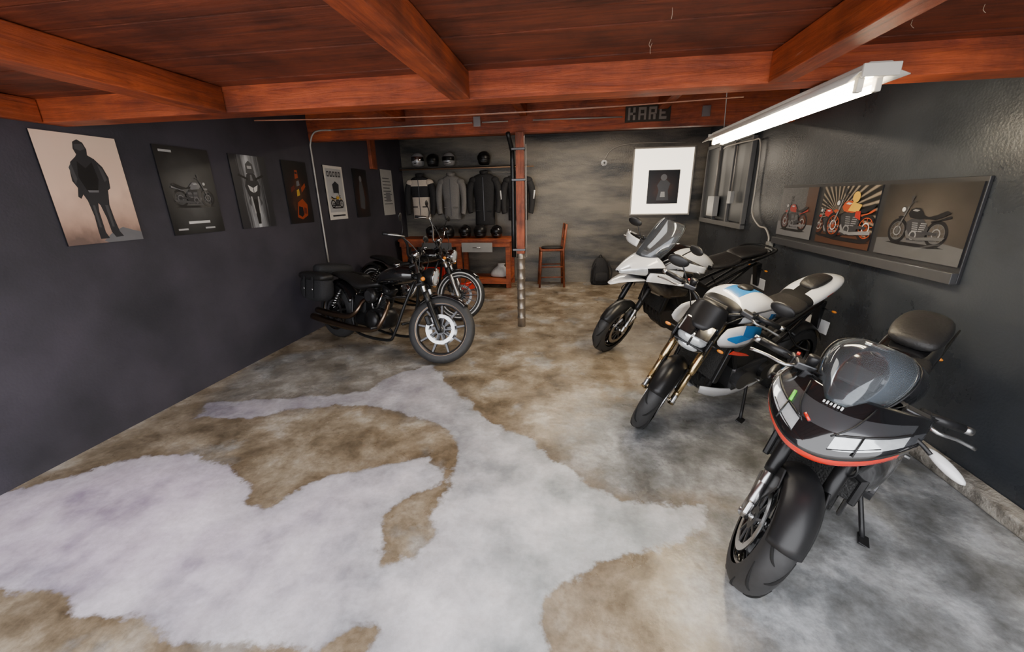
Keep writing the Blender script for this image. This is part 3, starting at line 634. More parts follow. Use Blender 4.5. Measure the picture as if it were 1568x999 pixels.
    tube("handlebar",[(x-.03,0,z),(x-.03,.12,z),(x-.02,.2,z+ri*.6),(x-.07,.28,z+ri),(x-.2,.38,z+ri-.02)],.0125,o.get('barm',SATB),10,5,sym=True)
    tube("grip",[(x-.09,.295,z+ri-.002),(x-.2,.385,z+ri-.02)],.018,BLK,12,1,sym=True)
    tube("lever",[(x-.03,.27,z+ri),(x-.03,.33,z+ri-.01),(x-.14,.41,z+ri-.03)],.007,ALU,8,3,sym=True)
    tube("mirror_stalk",[(x-.06,.27,z+ri),(x-.05,.30,z+ri+.08),(x-.06,.36,z+ri+.14)],.006,SATB,8,4,sym=True)
    ell("mirror_shell",(x-.06,.38,z+ri+.16),(.014,.06,.038),BLK,(0,0,-.2),sym=True)
    tube("cable_a",[(x-.05,.26,z+ri),(x+.09,.16,z+.02),(x+.08,.06,z-.2),(x-.05,.02,z-.4)],.005,BLK,6,5)
    tube("cable_b",[(x-.05,-.26,z+ri),(x+.1,-.16,z+.0),(x+.12,-.11,z-.25),(WB-.1,-.11,R+.15)],.005,BLK,6,5)
    lathe("gauge",[(0,-.03),(.04,-.03),(.045,.01),(.04,.015),(0,.015)],(x,0,z+.03),(-.4,0,1),CHR,20)
    CTX.M=Matrix.Identity(4)
    endgroup()
cruiser("cruiser_motorcycle",(-1.39,3.86),rad(-24),rad(28),rad(9),dict(rim=DKG,nsp=9,style='mag',lip=BRNZ,paint=GLOSSB,bags=True,rise=.14,pipe=BRNZ,eng=SATB,cov=SATB))
cruiser("cruiser_motorcycle",(-1.60,5.42),rad(-22),rad(20),rad(8),dict(rim=DKG,nsp=16,style='wire',lip=WHT,white=True,paint=GLOSSB,rise=.26,pipe=CHR,eng=DKG,cov=CHR,barm=CHR))
# ------------------------------------------------------------------ room
XL,XR,YB,Y0=-3.45,2.40,8.29,-.4
WL=wallmat("charcoal_wall_paint",lin((48,48,55)),lin((70,67,77)),.5,.65,1.0)
WR=wallmat("charcoal_gloss_wall_paint",lin((36,40,46)),lin((56,60,66)),.22,.34,1.4,(1,1,1),.18)
WBk=wallmat("back_wall_paint",lin((48,48,48)),lin((126,119,106)),.26,.42,1.3,(.5,1,2.2),.4)
bb("wall_left",XL-.15,XL,Y0,YB+.15,0,2.95,WL)
bb("wall_right",XR,XR+.15,Y0,YB+.15,0,2.95,WR)
bb("wall_back",XL,XR,YB,YB+.15,0,2.95,WBk)
def seg(px,py,P):
    d=np.full(px.shape,1e9); ins=np.zeros(px.shape,bool); n=len(P)
    for i in range(n):
        x1,y1=P[i]; x2,y2=P[(i+1)%n]
        dx,dy=x2-x1,y2-y1; t=np.clip(((px-x1)*dx+(py-y1)*dy)/(dx*dx+dy*dy+1e-12),0,1)
        d=np.minimum(d,np.hypot(px-x1-t*dx,py-y1-t*dy))
        if y1!=y2:
            c=((y1>py)!=(y2>py))&(px<(x2-x1)*(py-y1)/(y2-y1)+x1); ins^=c
    return np.where(ins,d,-d)
mainP=[(-3.6,1.45),(-3.26,1.72),(-3.05,1.95),(-2.64,2.06),(-2.25,1.98),(-1.98,1.82),(-1.84,1.67),(-1.68,1.69),(-1.6,1.87),(-1.39,2.05),(-1.12,2.16),(-.94,2.24),(-.8,2.15),(-.78,2),(-.94,1.83),(-1,1.7),(-.97,1.52),(-.87,1.41),(-.71,1.44),(-.68,1.56),(-.72,1.73),(-.71,2.01),(-.76,2.34),(-.88,2.58),(-1.15,2.74),(-1.74,2.89),(-2.34,2.76),(-2.61,2.57),(-3.05,2.52),(-3.15,2.75),(-2.44,2.95),(-1.86,3.12),(-1.7,3.6),(-1.45,3.78),(-1.01,3.22),(-.6,2.7),(-.28,2.56),(-.03,2.25),(.25,2.01),(.5,1.96),(.8,2.02),(.71,1.82),(.44,1.64),(.18,1.55),(.03,1.42),(-.06,1.29),(-.07,1.1),(-.1,.6),(-.6,.5),(-.76,1.01),(-.73,1.11),(-.86,1.1),(-.92,.99),(-1.57,.96),(-1.92,1.01),(-2.25,1.03),(-2.61,1.05),(-3.6,1.0)]
thinP=[(-3.05,2.52),(-3.29,2.97),(-3.39,3.57),(-3.21,3.98),(-2.78,4.24),(-2.15,4.35),(-1.45,3.78),(-1.01,3.22),(-.88,2.58),(-1.74,2.89)]
greyP=[(.25,2.01),(.5,1.96),(.8,2.02),(.71,1.82),(.6,1.4),(.75,1.0),(.9,.3),(2.6,.3),(2.6,3.6),(1.2,3.8),(.7,3.3),(.2,3.1),(.0,2.6),(.1,2.2)]
xs=np.linspace(XL,XR,190); ys=np.linspace(Y0,YB,280)
GX,GY=np.meshgrid(xs,ys); nx=len(xs); ny=len(ys)
a1=seg(GX,GY,mainP).ravel(); a2=seg(GX,GY,thinP).ravel(); a3=seg(GX,GY,greyP).ravel()
me=bpy.data.meshes.new("floor")
vv=np.stack([GX.ravel(),GY.ravel(),np.zeros(nx*ny)],1)
me.from_pydata(vv.tolist(),[],[(j*nx+i,j*nx+i+1,(j+1)*nx+i+1,(j+1)*nx+i) for j in range(ny-1) for i in range(nx-1)])
for nm,a in(("coat",a1),("thin",a2),("grey",a3)):
    at=me.attributes.new(nm,'FLOAT','POINT'); at.data.foreach_set("value",a.astype(np.float32))
fl=bpy.data.objects.new("floor",me); COL.objects.link(fl)
m,nt,b=newmat("patchy_concrete"); N=nt.nodes; L=nt.links
tc=N.new("ShaderNodeTexCoord")
def noise(s,det=6,r=.6,dist=0.):
    n=N.new("ShaderNodeTexNoise"); n.inputs["Scale"].default_value=s; n.inputs["Detail"].default_value=det; n.inputs["Roughness"].default_value=r; n.inputs["Distortion"].default_value=dist
    L.new(tc.outputs["Object"],n.inputs["Vector"]); return n.outputs["Fac"]
def math_(op,a,b_=None,c=None):
    n=N.new("ShaderNodeMath"); n.operation=op
    for i,v in enumerate((a,b_,c)):
        if v is None: continue
        if isinstance(v,(int,float)): n.inputs[i].default_value=v
        else: L.new(v,n.inputs[i])
    return n.outputs[0]
def mixc(f,a,b_,bt='MIX'):
    n=N.new("ShaderNodeMix"); n.data_type='RGBA'; n.blend_type=bt
    for k_,v in(("Factor",f),("A",a),("B",b_)):
        if isinstance(v,(int,float)): n.inputs[k_].default_value=v
        elif isinstance(v,tuple): n.inputs[k_].default_value=v+(1,)
        else: L.new(v,n.inputs[k_])
    return n.outputs["Result"]
def mask(attr,width,amp):
    at=N.new("ShaderNodeAttribute"); at.attribute_name=attr
    e=math_('MULTIPLY_ADD',math_('SUBTRACT',noise(4.2,6,.62,.15),.5),amp,at.outputs["Fac"])
    e=math_('MULTIPLY_ADD',math_('SUBTRACT',noise(38,4,.6),.5),.05,e)
    mr=N.new("ShaderNodeMapRange"); mr.interpolation_type='SMOOTHSTEP'; mr.inputs["From Min"].default_value=-width; mr.inputs["From Max"].default_value=width
    L.new(e,mr.inputs["Value"]); return mr.outputs["Result"],e
def step(src,a,b_):
    mr=N.new("ShaderNodeMapRange"); mr.interpolation_type='SMOOTHSTEP'; mr.inputs["From Min"].default_value=a; mr.inputs["From Max"].default_value=b_
    L.new(src,mr.inputs["Value"]); return mr.outputs["Result"]
base=ramp(nt,noise(2.4,9,.64,.25),[(.32,lin((94,82,66))),(.44,lin((134,120,100))),(.55,lin((162,149,130))),(.66,lin((196,188,176)))]).outputs["Color"]
fine=ramp(nt,noise(30,7,.7),[(.3,(.62,.60,.58)),(.6,(1.08,1.08,1.08))]).outputs["Color"]
mid=ramp(nt,noise(7,6,.6),[(.38,(.72,.70,.68)),(.6,(1.05,1.05,1.05))]).outputs["Color"]
base=mixc(.8,base,fine,'MULTIPLY'); base=mixc(.7,base,mid,'MULTIPLY')
grey=ramp(nt,noise(3.4,8,.66,.2),[(.34,lin((88,93,96))),(.5,lin((136,141,145))),(.64,lin((192,195,199)))]).outputs["Color"]
grey=mixc(.7,grey,fine,'MULTIPLY'); grey=mixc(.5,grey,mid,'MULTIPLY')
sep=N.new("ShaderNodeSeparateXYZ"); L.new(tc.outputs["Object"],sep.inputs[0])
hue=N.new("ShaderNodeMapRange"); hue.inputs["From Min"].default_value=-2.2; hue.inputs["From Max"].default_value=0.; L.new(sep.outputs["X"],hue.inputs["Value"])
whA=ramp(nt,noise(2.1,6,.55),[(.36,lin((158,144,164))),(.48,lin((206,192,208))),(.62,lin((230,218,230)))]).outputs["Color"]
whB=ramp(nt,noise(2.1,6,.55),[(.36,lin((146,152,153))),(.48,lin((196,198,200))),(.62,lin((230,227,229)))]).outputs["Color"]
wh=mixc(hue.outputs["Result"],whA,whB)
wh=mixc(.35,wh,fine,'MULTIPLY'); wh=mixc(.35,wh,mid,'MULTIPLY')
mg,_=mask("grey",.25,.8); mt,_=mask("thin",.12,.5); mc,ec=mask("coat",.022,.26)
isl=math_('MULTIPLY',step(noise(1.7,7,.6,.2),.55,.64),.45)
blot=math_('MULTIPLY',step(noise(1.1,7,.62,.2),.50,.64),.5)
base=mixc(isl,base,grey); base=mixc(blot,base,mixc(1.,base,(.64,.56,.46),'MULTIPLY'))
c=mixc(math_('MULTIPLY',mg,.85),base,grey); c=mixc(math_('MULTIPLY',mt,.5),c,grey)
ring=N.new("ShaderNodeMapRange"); ring.inputs["From Min"].default_value=-.16; ring.inputs["From Max"].default_value=-.01; L.new(ec,ring.inputs["Value"])
c=mixc(math_('MULTIPLY',ring.outputs["Result"],.5),c,mixc(1.,c,(.52,.44,.36),'MULTIPLY'))
# worn strength: thinner further in, and thinner toward the coating edge
yf=N.new("ShaderNodeMapRange"); yf.inputs["From Min"].default_value=2.9; yf.inputs["From Max"].default_value=2.0; yf.inputs["To Min"].default_value=.5; yf.inputs["To Max"].default_value=1.; L.new(sep.outputs["Y"],yf.inputs["Value"])
ed=N.new("ShaderNodeMapRange"); ed.inputs["From Min"].default_value=0.; ed.inputs["From Max"].default_value=.22; ed.inputs["To Min"].default_value=.62; ed.inputs["To Max"].default_value=1.; L.new(ec,ed.inputs["Value"])
c=mixc(math_('MULTIPLY',math_('MULTIPLY',mc,yf.outputs["Result"]),ed.outputs["Result"]),mixc(mc,c,grey),wh)
L.new(c,b.inputs["Base Color"])
rr=N.new("ShaderNodeMapRange"); rr.inputs["To Min"].default_value=.10; rr.inputs["To Max"].default_value=.5; L.new(noise(3,6,.6),rr.inputs["Value"])
L.new(math_('MAXIMUM',rr.outputs["Result"],math_('MULTIPLY',mc,.5)),b.inputs["Roughness"])
bp=N.new("ShaderNodeBump"); bp.inputs["Strength"].default_value=.35; bp.inputs["Distance"].default_value=.012
L.new(math_('ADD',noise(9,6,.55),math_('MULTIPLY',mc,.1)),bp.inputs["Height"]); L.new(bp.outputs["Normal"],b.inputs["Normal"])
me.materials.append(m)
CONC=mat("driveway_concrete",(.45,.44,.42),.8,0,.2,3)
bb("ground",-8,8,-9,Y0-.001,-.12,-.01,CONC)
CURB=wallmat("curb_concrete",lin((90,84,76)),lin((170,164,154)),.7,.9,9,(1,1,1),.8)
bb("baseboard_right",XR-.11,XR-.001,Y0,YB-.01,.0,.085,CURB,.012)
# ceiling
PLK=wood("ceiling_plank_wood",(.075,.018,.009),(.27,.062,.024),(.12,1.6,1.),.5)
BMW=wood("beam_wood",(.19,.030,.010),(.56,.118,.034),(.15,2.,2.),.42)
BMJ=wood("joist_wood",(.19,.030,.010),(.56,.118,.034),(2.,.15,2.),.42)
BMV=wood("post_wood",(.20,.038,.015),(.52,.13,.042),(2.,2.,.15),.45)
v=[];f=[]
y=.45
while y<2.62:
    w=.185; a,bq=boxv(XR-XL,w-.010,.03); o=len(v); dz=random.uniform(-.003,.003)
    v+=[(p[0]+(XL+XR)/2,p[1]+y+w/2,p[2]+2.365+dz) for p in a]; f+=[tuple(i+o for i in q) for q in bq]; y+=w
while y<YB:
    w=.185; ye=min(y+w,YB); a,bq=boxv(XR-XL,ye-y-.006,.03); o=len(v)
    v+=[(p[0]+(XL+XR)/2,p[1]+(y+ye)/2,p[2]+2.835) for p in a]; f+=[tuple(i+o for i in q) for q in bq]; y+=w
o=len(v); a,bq=boxv(XR-XL,YB-.45,.1); v+=[(p[0]+(XL+XR)/2,p[1]+(YB+.45)/2,p[2]+2.91) for p in a]; f+=[tuple(i+o for i in q) for q in bq]
mk("ceiling",v,f,PLK,smooth=False)
bb("ceiling_beam",XL,XR,2.40,2.56,2.21,2.81,BMW,.006)
bb("ceiling_beam",XL,XR,5.30,5.42,2.44,2.81,BMW,.006)
bb("ceiling_beam",XL,XL+.06,.45,2.395,2.21,2.345,BMJ,.006)
for x0,x1 in((-2.20,-2.06),(-.68,-.57),(.93,1.04)): bb("ceiling_joist",x0,x1,.45,2.395,2.21,2.345,BMJ,.005)
for x0,x1 in((-2.20,-2.10),(-.66,-.57),(.93,1.03)): bb("ceiling_joist",x0,x1,2.565,5.295,2.62,2.81,BMJ,.005)
bb("wall_stud",XL+.002,XL+.06,6.90,7.08,2.2,2.8,BMV,.004)
# ------------------------------------------------------------------ posters
def flat(name,col,rough=.35,emit=0): return mat(name,col,rough,0,.12,12,0,.2,emit)
def gradmat(name,stops,mode="v",nz=.25,scale=3.,rough=.3):
    m,nt,b=newmat(name); N=nt.nodes; L=nt.links
    uv=N.new("ShaderNodeTexCoord"); sp=N.new("ShaderNodeSeparateXYZ"); L.new(uv.outputs["UV"],sp.inputs[0])
    if mode=="v": src=sp.outputs["Y"]
    elif mode=="u": src=sp.outputs["X"]
    elif mode=="rays":
        a=N.new("ShaderNodeMath"); a.operation='SUBTRACT'; a.inputs[1].default_value=.35; L.new(sp.outputs["X"],a.inputs[0])
        b2=N.new("ShaderNodeMath"); b2.operation='SUBTRACT'; b2.inputs[1].default_value=.55; L.new(sp.outputs["Y"],b2.inputs[0])
        c=N.new("ShaderNodeMath"); c.operation='ARCTAN2'; L.new(a.outputs[0],c.inputs[0]); L.new(b2.outputs[0],c.inputs[1])
        d=N.new("ShaderNodeMath"); d.operation='MULTIPLY'; d.inputs[1].default_value=36; L.new(c.outputs[0],d.inputs[0])
        e=N.new("ShaderNodeMath"); e.operation='SINE'; L.new(d.outputs[0],e.inputs[0])
        g=N.new("ShaderNodeMath"); g.operation='MULTIPLY_ADD'; g.inputs[1].default_value=.5; g.inputs[2].default_value=.5; L.new(e.outputs[0],g.inputs[0]); src=g.outputs[0]
    elif mode=="brick":
        br=N.new("ShaderNodeTexBrick"); br.inputs["Scale"].default_value=14; br.inputs["Color1"].default_value=stops[0][1]+(1,); br.inputs["Color2"].default_value=stops[1][1]+(1,); br.inputs["Mortar"].default_value=stops[2][1]+(1,)
        L.new(uv.outputs["UV"],br.inputs["Vector"]); L.new(br.outputs["Color"],b.inputs["Base Color"]); b.inputs["Roughness"].default_value=rough; return m
    else:
        vm=N.new("ShaderNodeVectorMath"); vm.operation='DISTANCE'; vm.inputs[1].default_value=(.5,.45,0); L.new(uv.outputs["UV"],vm.inputs[0]); src=vm.outputs["Value"]
    no=N.new("ShaderNodeTexNoise"); no.inputs["Scale"].default_value=scale; no.inputs["Detail"].default_value=6
    mp=N.new("ShaderNodeMapping"); L.new(uv.outputs["UV"],mp.inputs["Vector"]); L.new(mp.outputs["Vector"],no.inputs["Vector"])
    if mode=="u": mp.inputs["Scale"].default_value=(4,.3,1)
    q=N.new("ShaderNodeMath"); q.operation='SUBTRACT'; q.inputs[1].default_value=.5; L.new(no.outputs["Fac"],q.inputs[0])
    k=N.new("ShaderNodeMath"); k.operation='MULTIPLY_ADD'; k.inputs[1].default_value=nz; L.new(q.outputs[0],k.inputs[0]); L.new(src,k.inputs[2])
    r=ramp(nt,k.outputs[0],stops); L.new(r.outputs["Color"],b.inputs["Base Color"]); b.inputs["Roughness"].default_value=rough
    return m
PK={k:flat("print_"+k,c) for k,c in dict(black=(.008,.008,.010),dark=(.03,.03,.035),mid=(.075,.075,.08),grey=(.18,.18,.19),light=(.5,.5,.5),white=(.8,.79,.77),red=(.36,.02,.012),orange=(.36,.055,.012),yellow=(.6,.36,.04),brown=(.07,.03,.018),floor=(.13,.11,.10),deep=(.14,.02,.01)).items()}
def circ(cx,cy,r,asp,n=24,a0=0,a1=2*pi): return [(cx+r*math.cos(a0+(a1-a0)*i/n),cy+r*asp*math.sin(a0+(a1-a0)*i/n)) for i in range(n)]
def ringp(cx,cy,r,w,asp,n=28):
    out=[]
    for i in range(n):
        a,b_=2*pi*i/n,2*pi*(i+1)/n
        out.append([(cx+r*math.cos(a),cy+r*asp*math.sin(a)),(cx+r*math.cos(b_),cy+r*asp*math.sin(b_)),(cx+(r-w)*math.cos(b_),cy+(r-w)*asp*math.sin(b_)),(cx+(r-w)*math.cos(a),cy+(r-w)*asp*math.sin(a))])
    return out
def T_(poly,cx,cy,s,asp,flip=1): return [(cx+flip*s*x,cy+s*asp*y) for x,y in poly]
def bikeshapes(cx,cy,s,asp,flip,body,frame,acc,whl,pipe=None,lamp=None):
    sh=[]; pipe=pipe or acc; t=lambda P:T_(P,cx,cy,s,asp,flip)
    sh.append((t([(-.95,-.33),(-.5,-.37),(.5,-.37),(.98,-.33),(.6,-.28),(-.6,-.28)]),PK['black']))
    for wx in(-.62,.62):
        for q in ringp(cx+flip*s*wx,cy,s*.33,s*.085,asp): sh.append((q,whl))
        for q in ringp(cx+flip*s*wx,cy,s*.245,s*.018,asp): sh.append((q,acc))
        for k in range(9):
            a=k*2*pi/9+.2; x2,y2=math.cos(a)*.24,math.sin(a)*.24; nx_,ny_=-math.sin(a)*.010,math.cos(a)*.010
            sh.append((t([(wx+nx_,ny_),(wx+x2+nx_,y2+ny_),(wx+x2-nx_,y2-ny_),(wx-nx_,-ny_)]),acc))
        for q in ringp(cx+flip*s*wx,cy,s*.13,s*.03,asp,18): sh.append((q,PK['light'] if acc is not PK['mid'] else PK['grey']))
    sh.append((t([(-.3,-.20),(.22,-.22),(.30,.0),(.36,.25),(.22,.33),(-.15,.34),(-.38,.12)]),frame))
    for a,b_ in((.04,.10),(-.16,-.24)):
        for k in range(5):
            y=.02+k*.05; sg=1 if b_>0 else -1; sh.append((t([(a-.09+k*.01*sg,y),(a+.09+k*.01*sg,y),(a+.09+k*.01*sg,y+.022),(a-.09+k*.01*sg,y+.022)]),PK['grey']))
    sh.append((circ(cx+flip*s*.06,cy-s*asp*.08,s*.12,asp,18),PK['grey'])); sh.append((circ(cx+flip*s*.06,cy-s*asp*.08,s*.08,asp,18),frame))
    sh.append((t([(.62,.0),(.66,.02),(.43,.66),(.38,.64)]),pipe)); sh.append((t([(.60,.30),(.70,.36),(.62,.40),(.48,.38)]),body))
    sh.append((t([(-.66,.03),(-.64,-.03),(-.2,-.04),(-.2,.05)]),frame))
    sh.append((t([(-.2,.36),(-.05,.33),(.28,.36),(.37,.46),(.32,.57),(.18,.62),(.02,.61),(-.10,.50)]),body))
    sh.append((t([(.02,.56),(.18,.58),(.26,.54),(.10,.52)]),PK['light'] if body is not PK['black'] else PK['grey']))
    sh.append((t([(-.90,.52),(-.78,.57),(-.52,.46),(-.30,.40),(-.08,.46),(-.12,.36),(-.5,.34),(-.75,.44)]),PK['black']))
    sh.append((t([(-.92,.46),(-.60,.34),(-.4,.30),(-.4,.26),(-.7,.34),(-.95,.40)]),body))
    sh.append((circ(cx+flip*s*.53,cy+s*asp*.56,s*.09,asp,18),frame)); sh.append((circ(cx+flip*s*.56,cy+s*asp*.56,s*.06,asp,18),lamp or PK['light']))
    sh.append((t([(.42,.64),(.34,.76),(.20,.80),(.20,.77),(.32,.73),(.38,.62)]),frame))
    sh.append((t([(.34,.76),(.30,.90),(.36,.93),(.40,.88),(.37,.76)]),frame))
    sh.append((t([(.28,.05),(.33,.0),(.24,-.16),(-.1,-.20),(-.85,-.14),(-.92,-.06),(-.5,-.08),(-.1,-.13),(.18,-.10)]),pipe))
    return sh
def poster(name,O,U_,V_,Nn,bg,shapes,th=.012,edge=None):
    O=Vector(O);U_=Vector(U_);V_=Vector(V_);Nn=Vector(Nn)
    me=bpy.data.meshes.new(name); mats=[edge or PK['black'],bg]
    vs=[]
    for q in(0,1):
        for u,v in((0,0),(1,0),(1,1),(0,1)): vs.append(O+U_*u+V_*v+Nn*(th*q))
    fs=[(0,3,2,1),(4,5,6,7),(0,1,5,4),(1,2,6,5),(2,3,7,6),(3,0,4,7)]; mi=[0,1,0,0,0,0]
    cl=lambda t:min(1,max(0,t))
    for k,(poly,mm) in enumerate(shapes):
        if mm not in mats: mats.append(mm)
        o=len(vs)
        for u,v in poly: vs.append(O+U_*cl(u)+V_*cl(v)+Nn*(th+.0010+.00003*k))
        fs.append(tuple(range(o,o+len(poly)))); mi.append(mats.index(mm))
    me.from_pydata([tuple(p) for p in vs],[],fs)
    for mm in mats: me.materials.append(mm)
    for p,i in zip(me.polygons,mi): p.material_index=i
    uvl=me.uv_layers.new(name="UVMap")
    for p in me.polygons:
        for li,vi in zip(p.loop_indices,p.vertices):
            d=Vector(vs[vi])-O; uvl.data[li].uv=(d.dot(U_)/U_.length_squared,d.dot(V_)/V_.length_squared)
    ob=bpy.data.objects.new(name,me); COL.objects.link(ob); return ob
RB=[(.44,.93),(.50,.955),(.56,.93),(.585,.87),(.57,.82),(.64,.79),(.72,.72),(.76,.62),(.74,.52),(.70,.50),(.69,.46),(.66,.36),(.67,.22),(.69,.10),(.73,.05),(.62,.045),(.58,.10),(.57,.24),(.54,.36),(.52,.38),(.50,.30),(.50,.20),(.50,.10),(.53,.04),(.41,.04),(.41,.12),(.42,.26),(.40,.40),(.37,.46),(.33,.42),(.30,.44),(.33,.52),(.29,.58),(.30,.66),(.34,.75),(.42,.80),(.44,.82),(.42,.87)]
def lposter(y0,y1,bg,shapes,z0=1.43,z1=2.17,name="motorcycle_poster"):
    return poster(name,(XL+.002,y0,z0),(0,y1-y0,0),(0,0,z1-z0),(1,0,0),bg,shapes,th=.012)
g1=gradmat("poster_smoke_print",[(.0,lin((120,100,92))),(.2,lin((206,170,150))),(.5,lin((252,214,188))),(1.,lin((255,224,200)))],"v",.5,3)
lposter(2.33,2.84,g1,[([(.45,.02),(.6,.10),(.75,.14),(.9,.10),(1,.08),(1,0),(.5,0)],PK['grey']),(RB,PK['dark']),([(.42,.76),(.50,.70),(.60,.76),(.62,.6),(.56,.48),(.44,.48),(.38,.62)],PK['black']),([(.45,.91),(.55,.92),(.565,.875),(.50,.855),(.44,.87)],PK['mid']),([(.30,.70),(.34,.74),(.36,.6),(.32,.55)],PK['mid']),([(.66,.74),(.71,.70),(.73,.60),(.69,.58)],PK['mid']),([(.44,.36),(.47,.36),(.47,.15),(.44,.15)],PK['mid']),([(.60,.36),(.64,.36),(.64,.15),(.61,.15)],PK['mid']),([(.44,.50),(.58,.50),(.57,.48),(.45,.48)],PK['grey'])])
g2=gradmat("poster_dark_print",[(.0,(.12,.12,.12)),(.3,(.05,.05,.05)),(.55,(.014,.014,.015))],"r",.3)
sh=[([(.08,.93),(.3,.93),(.3,.955),(.08,.955)],PK['light']),([(.08,.05),(.26,.05),(.26,.07),(.08,.07)],PK['light']),([(.6,.05),(.8,.05),(.8,.07),(.6,.07)],PK['light']),([(.3,.12),(.72,.12),(.72,.15),(.3,.15)],PK['white'])]+bikeshapes(.52,.42,.42,.72,1,PK['grey'],PK['dark'],PK['mid'],PK['black'])
lposter(3.12,3.65,g2,sh)
g3=gradmat("poster_streak_print",[(.2,(.03,.03,.035)),(.42,(.35,.36,.38)),(.5,(.75,.76,.78)),(.58,(.3,.31,.33)),(.8,(.03,.03,.035))],"u",.5,6)
fr=[([(.46,.05),(.54,.05),(.57,.30),(.57,.42),(.43,.42),(.43,.30)],PK['black']),([(.36,.40),(.64,.40),(.72,.58),(.62,.74),(.5,.80),(.38,.74),(.28,.58)],PK['dark']),([(.40,.52),(.49,.49),(.49,.56),(.36,.60)],PK['white']),([(.60,.52),(.51,.49),(.51,.56),(.64,.60)],PK['white']),([(.14,.72),(.40,.66),(.40,.69),(.16,.75)],PK['black']),([(.86,.72),(.60,.66),(.60,.69),(.84,.75)],PK['black']),([(.38,.76),(.62,.76),(.60,.88),(.5,.93),(.40,.88)],PK['mid']),([(.44,.86),(.56,.86),(.56,.82),(.44,.82)],PK['light']),([(.42,.44),(.45,.2),(.42,.2),(.38,.44)],PK['light']),([(.58,.44),(.55,.2),(.58,.2),(.62,.44)],PK['light']),([(.3,.35),(.38,.45),(.36,.3)],PK['mid']),([(.7,.35),(.62,.45),(.64,.3)],PK['mid']),([(.46,.66),(.54,.66),(.52,.74),(.48,.74)],PK['grey'])]
lposter(3.89,4.39,g3,fr)
g4=gradmat("poster_black_print",[(.0,(.10,.035,.015)),(.35,(.025,.014,.012)),(.6,(.010,.010,.011))],"r",.3,5)
rb=[([(.3,.1),(.5,.06),(.75,.12),(.8,.3),(.62,.4),(.4,.34)],PK['orange']),([(.36,.14),(.5,.10),(.60,.14),(.58,.26),(.42,.28)],PK['black']),([(.36,.38),(.6,.42),(.68,.62),(.55,.74),(.40,.66)],PK['brown']),([(.44,.72),(.58,.74),(.58,.86),(.47,.86)],PK['orange']),([(.47,.80),(.56,.80),(.56,.83),(.47,.83)],PK['black']),([(.2,.5),(.38,.56),(.36,.62),(.22,.58)],PK['deep']),([(.64,.5),(.84,.6),(.82,.66),(.64,.58)],PK['orange']),([(.42,.44),(.55,.46),(.54,.56),(.44,.54)],PK['yellow']),([(.6,.16),(.72,.14),(.74,.24),(.64,.26)],PK['deep']),([(.46,.60),(.60,.62),(.58,.70),(.48,.68)],PK['grey']),([(.24,.2),(.32,.24),(.30,.36),(.2,.34)],PK['brown'])]
lposter(4.66,5.12,g4,rb)
sh=[([(.08,.14),(.92,.14),(.92,.95),(.08,.95)],PK['light'])]
for i in range(5):
    x0=.14+i*.15; sh+=[([(x0,.80),(x0+.11,.80),(x0+.11,.90),(x0,.90)],PK['dark']),([(x0+.035,.825),(x0+.075,.825),(x0+.075,.875),(x0+.035,.875)],PK['light'])]
sh+=bikeshapes(.5,.30,.36,.68,1,PK['yellow'],PK['dark'],PK['dark'],PK['black'])+[([(.36,.5),(.64,.5),(.68,.66),(.5,.72),(.34,.66)],PK['dark']),([(.15,.06),(.85,.06),(.85,.09),(.15,.09)],PK['dark'])]
lposter(5.50,5.98,flat("poster_white_paper",(.78,.74,.68)),sh)
lposter(6.28,6.72,g4,[([(.3,.2),(.6,.16),(.7,.4),(.62,.7),(.45,.8),(.34,.6)],PK['mid']),(circ(.5,.8,.09,.7),PK['grey'])])
sh=[([(.12,.80-.07*i),(.7+.15*((i*7)%3)/2,.80-.07*i),(.7+.15*((i*7)%3)/2,.82-.07*i),(.12,.82-.07*i)],PK['mid']) for i in range(9)]+[([(.3,.3),(.7,.3),(.7,.5),(.3,.5)],PK['grey'])]
poster("wall_calendar",(XL+.002,7.25,1.42),(0,.48,0),(0,0,.80),(1,0,0),flat("calendar_paper",(.45,.45,.44)),sh)
bb("poster_board",XR-.022,XR-.001,2.83,5.23,1.13,1.77,flat("board_black",(.025,.025,.028)),.003)
bb("picture_ledge",XR-.06,XR-.0225,2.83,5.23,1.13,1.20,flat("ledge_charcoal",(.05,.05,.055)),.003)
def rposter(ya,yb,bg,shapes):
    return poster("motorcycle_poster",(XR-.0235,ya,1.235),(0,yb-ya,0),(0,0,.505),(-1,0,0),bg,shapes,th=.01)
gA=gradmat("poster_brick_print",[(0,(.07,.07,.075)),(1,(.12,.12,.125)),(2,(.045,.045,.045))],"brick")
rposter(5.20,4.50,gA,[([(0,0),(1,0),(1,.28),(0,.30)],PK['grey']),([(.74,.28),(1,.28),(1,1),(.74,1)],PK['brown'])]+bikeshapes(.48,.32,.40,1.4,-1,PK['red'],PK['dark'],PK['deep'],PK['black'],PK['grey']))
gB=gradmat("poster_rays_print",[(.3,(.010,.010,.010)),(.6,(.05,.04,.03)),(.9,(.22,.18,.14))],"rays",.5)
rposter(4.40,3.65,gB,[([(0,0),(1,0),(1,.20),(0,.24)],PK['brown'])]+bikeshapes(.24,.30,.34,1.48,-1,PK['red'],PK['dark'],PK['deep'],PK['black'],PK['grey'])+bikeshapes(.62,.34,.46,1.48,-1,PK['orange'],PK['dark'],PK['orange'],PK['black'],PK['grey'])+[(circ(.66,.82,.06,1.48),PK['yellow']),([(.56,.60),(.74,.58),(.78,.70),(.62,.74)],PK['yellow']),([(.70,.50),(.80,.46),(.78,.60),(.70,.60)],PK['red'])])
gC=gradmat("poster_vignette_print",[(.0,(.085,.073,.065)),(.4,(.042,.036,.032)),(.75,(.013,.012,.012))],"r",.3,4)
